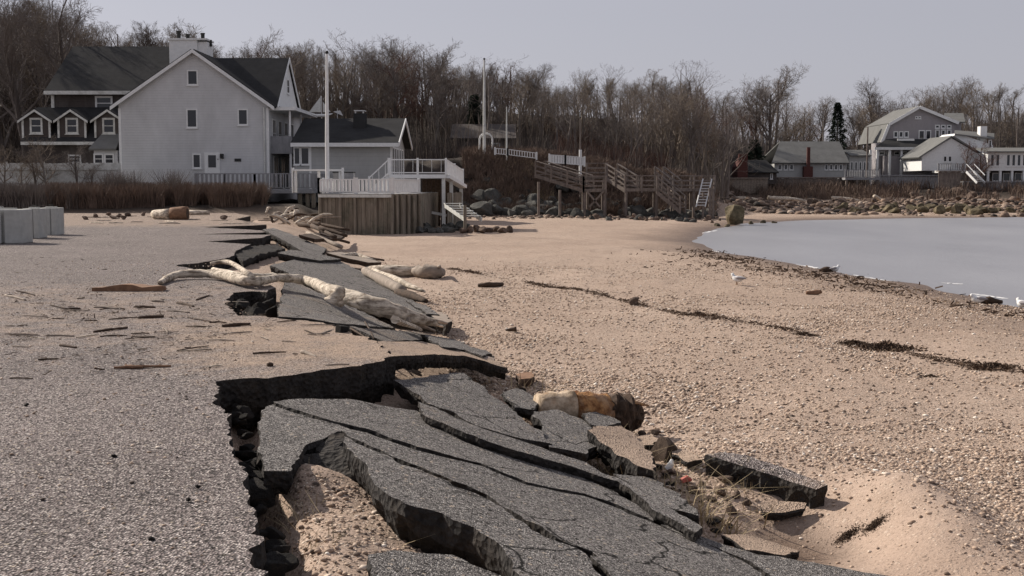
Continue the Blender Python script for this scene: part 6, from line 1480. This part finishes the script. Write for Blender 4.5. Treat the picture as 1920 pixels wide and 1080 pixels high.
# foam at the water edge
def foam(pts, w_, label):
    P = [G(x, y, SEA+.006) for x, y in pts]; m_ = MB(); N = len(P)
    V = []
    for i, p in enumerate(P):
        d = (P[min(i+1, N-1)]-P[max(i-1, 0)]).normalized(); n = Vector((-d.y, d.x, 0)); k = w_*(.35+.9*random.random())*(0.2 if i in (0, N-1) else 1)
        V.append((p-n*k, p+Vector((0, 0, .03*k)), p+n*k))
    for i in range(N-1):
        for j in (0, 1): m_.face([V[i][j], V[i][j+1], V[i+1][j+1], V[i+1][j]])
    o = m_.build('sea_foam', M['foam'], smooth=True); tag(o, label, 'sea foam', kind='stuff')
def lerpline(a_, b_, n): return [(a_[0]+(b_[0]-a_[0])*i/n, a_[1]+(b_[1]-a_[1])*i/n+random.uniform(-.6, .6)) for i in range(n+1)]
foam(lerpline((1322, 466), (1400, 487), 14), .12, 'thin white foam at the far waterline'); foam(lerpline((1470, 493), (1535, 503), 14), .16, 'white foam streak at the waterline'); foam(lerpline((1600, 515), (1700, 533), 16), .06, 'faint foam edge'); foam(lerpline((1765, 530), (1805, 533), 10), .12, 'white foam patch on the water'); foam(lerpline((1820, 550), (1890, 560), 14), .09, 'white foam at the right waterline')
foam(lerpline((1310, 438), (1345, 432), 8), .1, 'foam in the corner of the cove')
# ---------------------------------------------------------------- gulls
def gull(px, py, z, yaw, label, s=1.0, ground_fn=onbeach):
    p = ground_fn(px, py); o = thing('gull', p, label, 'gull'); 
    c, sn = math.cos(yaw), math.sin(yaw)
    T_ = lambda x, y, zz: Vector((p.x+(x*c-y*sn)*s, p.y+(x*sn+y*c)*s, p.z+zz*s))
    MB().tube([T_(-.30, 0, .24), T_(-.2, 0, .24), T_(-.08, 0, .22), T_(.06, 0, .23), T_(.14, 0, .28), T_(.18, 0, .35), T_(.22, 0, .39), T_(.27, 0, .385)], [.015, .05, .085, .085, .06, .042, .048, .02], 10).build('body', M['white'], o, smooth=True)
    for k in (-1, 1):
        MB().tube([T_(.08, k*.07, .26), T_(-.1, k*.075, .27), T_(-.28, k*.04, .26), T_(-.40, k*.02, .25)], [.03, .05, .03, .006], 8).build('wing', M['gambrel'], o, smooth=True)
        MB().tube([T_(0, k*.03, .17), T_(.01, k*.03, .08), T_(0, k*.03, 0), T_(.05, k*.03, .005)], [.012, .008, .008, .006], 6).build('leg', M['rot'], o)
    MB().tube([T_(.27, 0, .38), T_(.31, 0, .375), T_(.335, 0, .36)], [.014, .011, .003], 6).build('beak', M['rot'], o)
gull(1382, 534, 0, 2.4, 'gull standing alone on the upper beach', .7)
gull(1832, 572, 0, 2.8, 'white gull at the water edge near the right side', .6)
gull(1915, 580, 0, 1.9, 'white gull cut by the right edge of the view', .6)
gull(1566, 512, 0, .4, 'white gull beside dark weed at the waterline', .6)
p = onbeach(1550, 508, .05); o = logtube([p-Vector((.25, 0, 0)), p+Vector((0, 0, .05)), p+Vector((.25, .1, 0))], [.05, .10, .04], 8, 4, .2).build('dark_log', M['driftdark'], smooth=True); tag(o, 'dark rounded lump of wood at the waterline beside a gull', 'driftwood')
p = onbeach(1855, 567, .04); o = logtube([p-Vector((.3, 0, 0)), p+Vector((.0, 0, .05)), p+Vector((.35, .1, 0))], [.04, .09, .04], 8, 4, .2).build('dark_log', M['driftdark'], smooth=True); tag(o, 'dark stick at the water edge near the right gull', 'driftwood')
p = onbeach(1525, 549, .04); o = logtube([p-Vector((.18, 0, 0)), p, p+Vector((.2, .05, 0.02))], [.04, .07, .05], 8, 4, .2).build('brown_log', M['redwood'], smooth=True); tag(o, 'small brown wood lump between the gull and the water', 'driftwood')
p = onbeach(1190, 567, .05); rock(RT[2], p, (.2, .14, .12), 'single pale rock on the seaweed line in mid beach')
for t in KINDS:
    if not t[2]:
        for ch in list(t[0].children): bpy.data.objects.remove(ch)
        bpy.data.objects.remove(t[0])
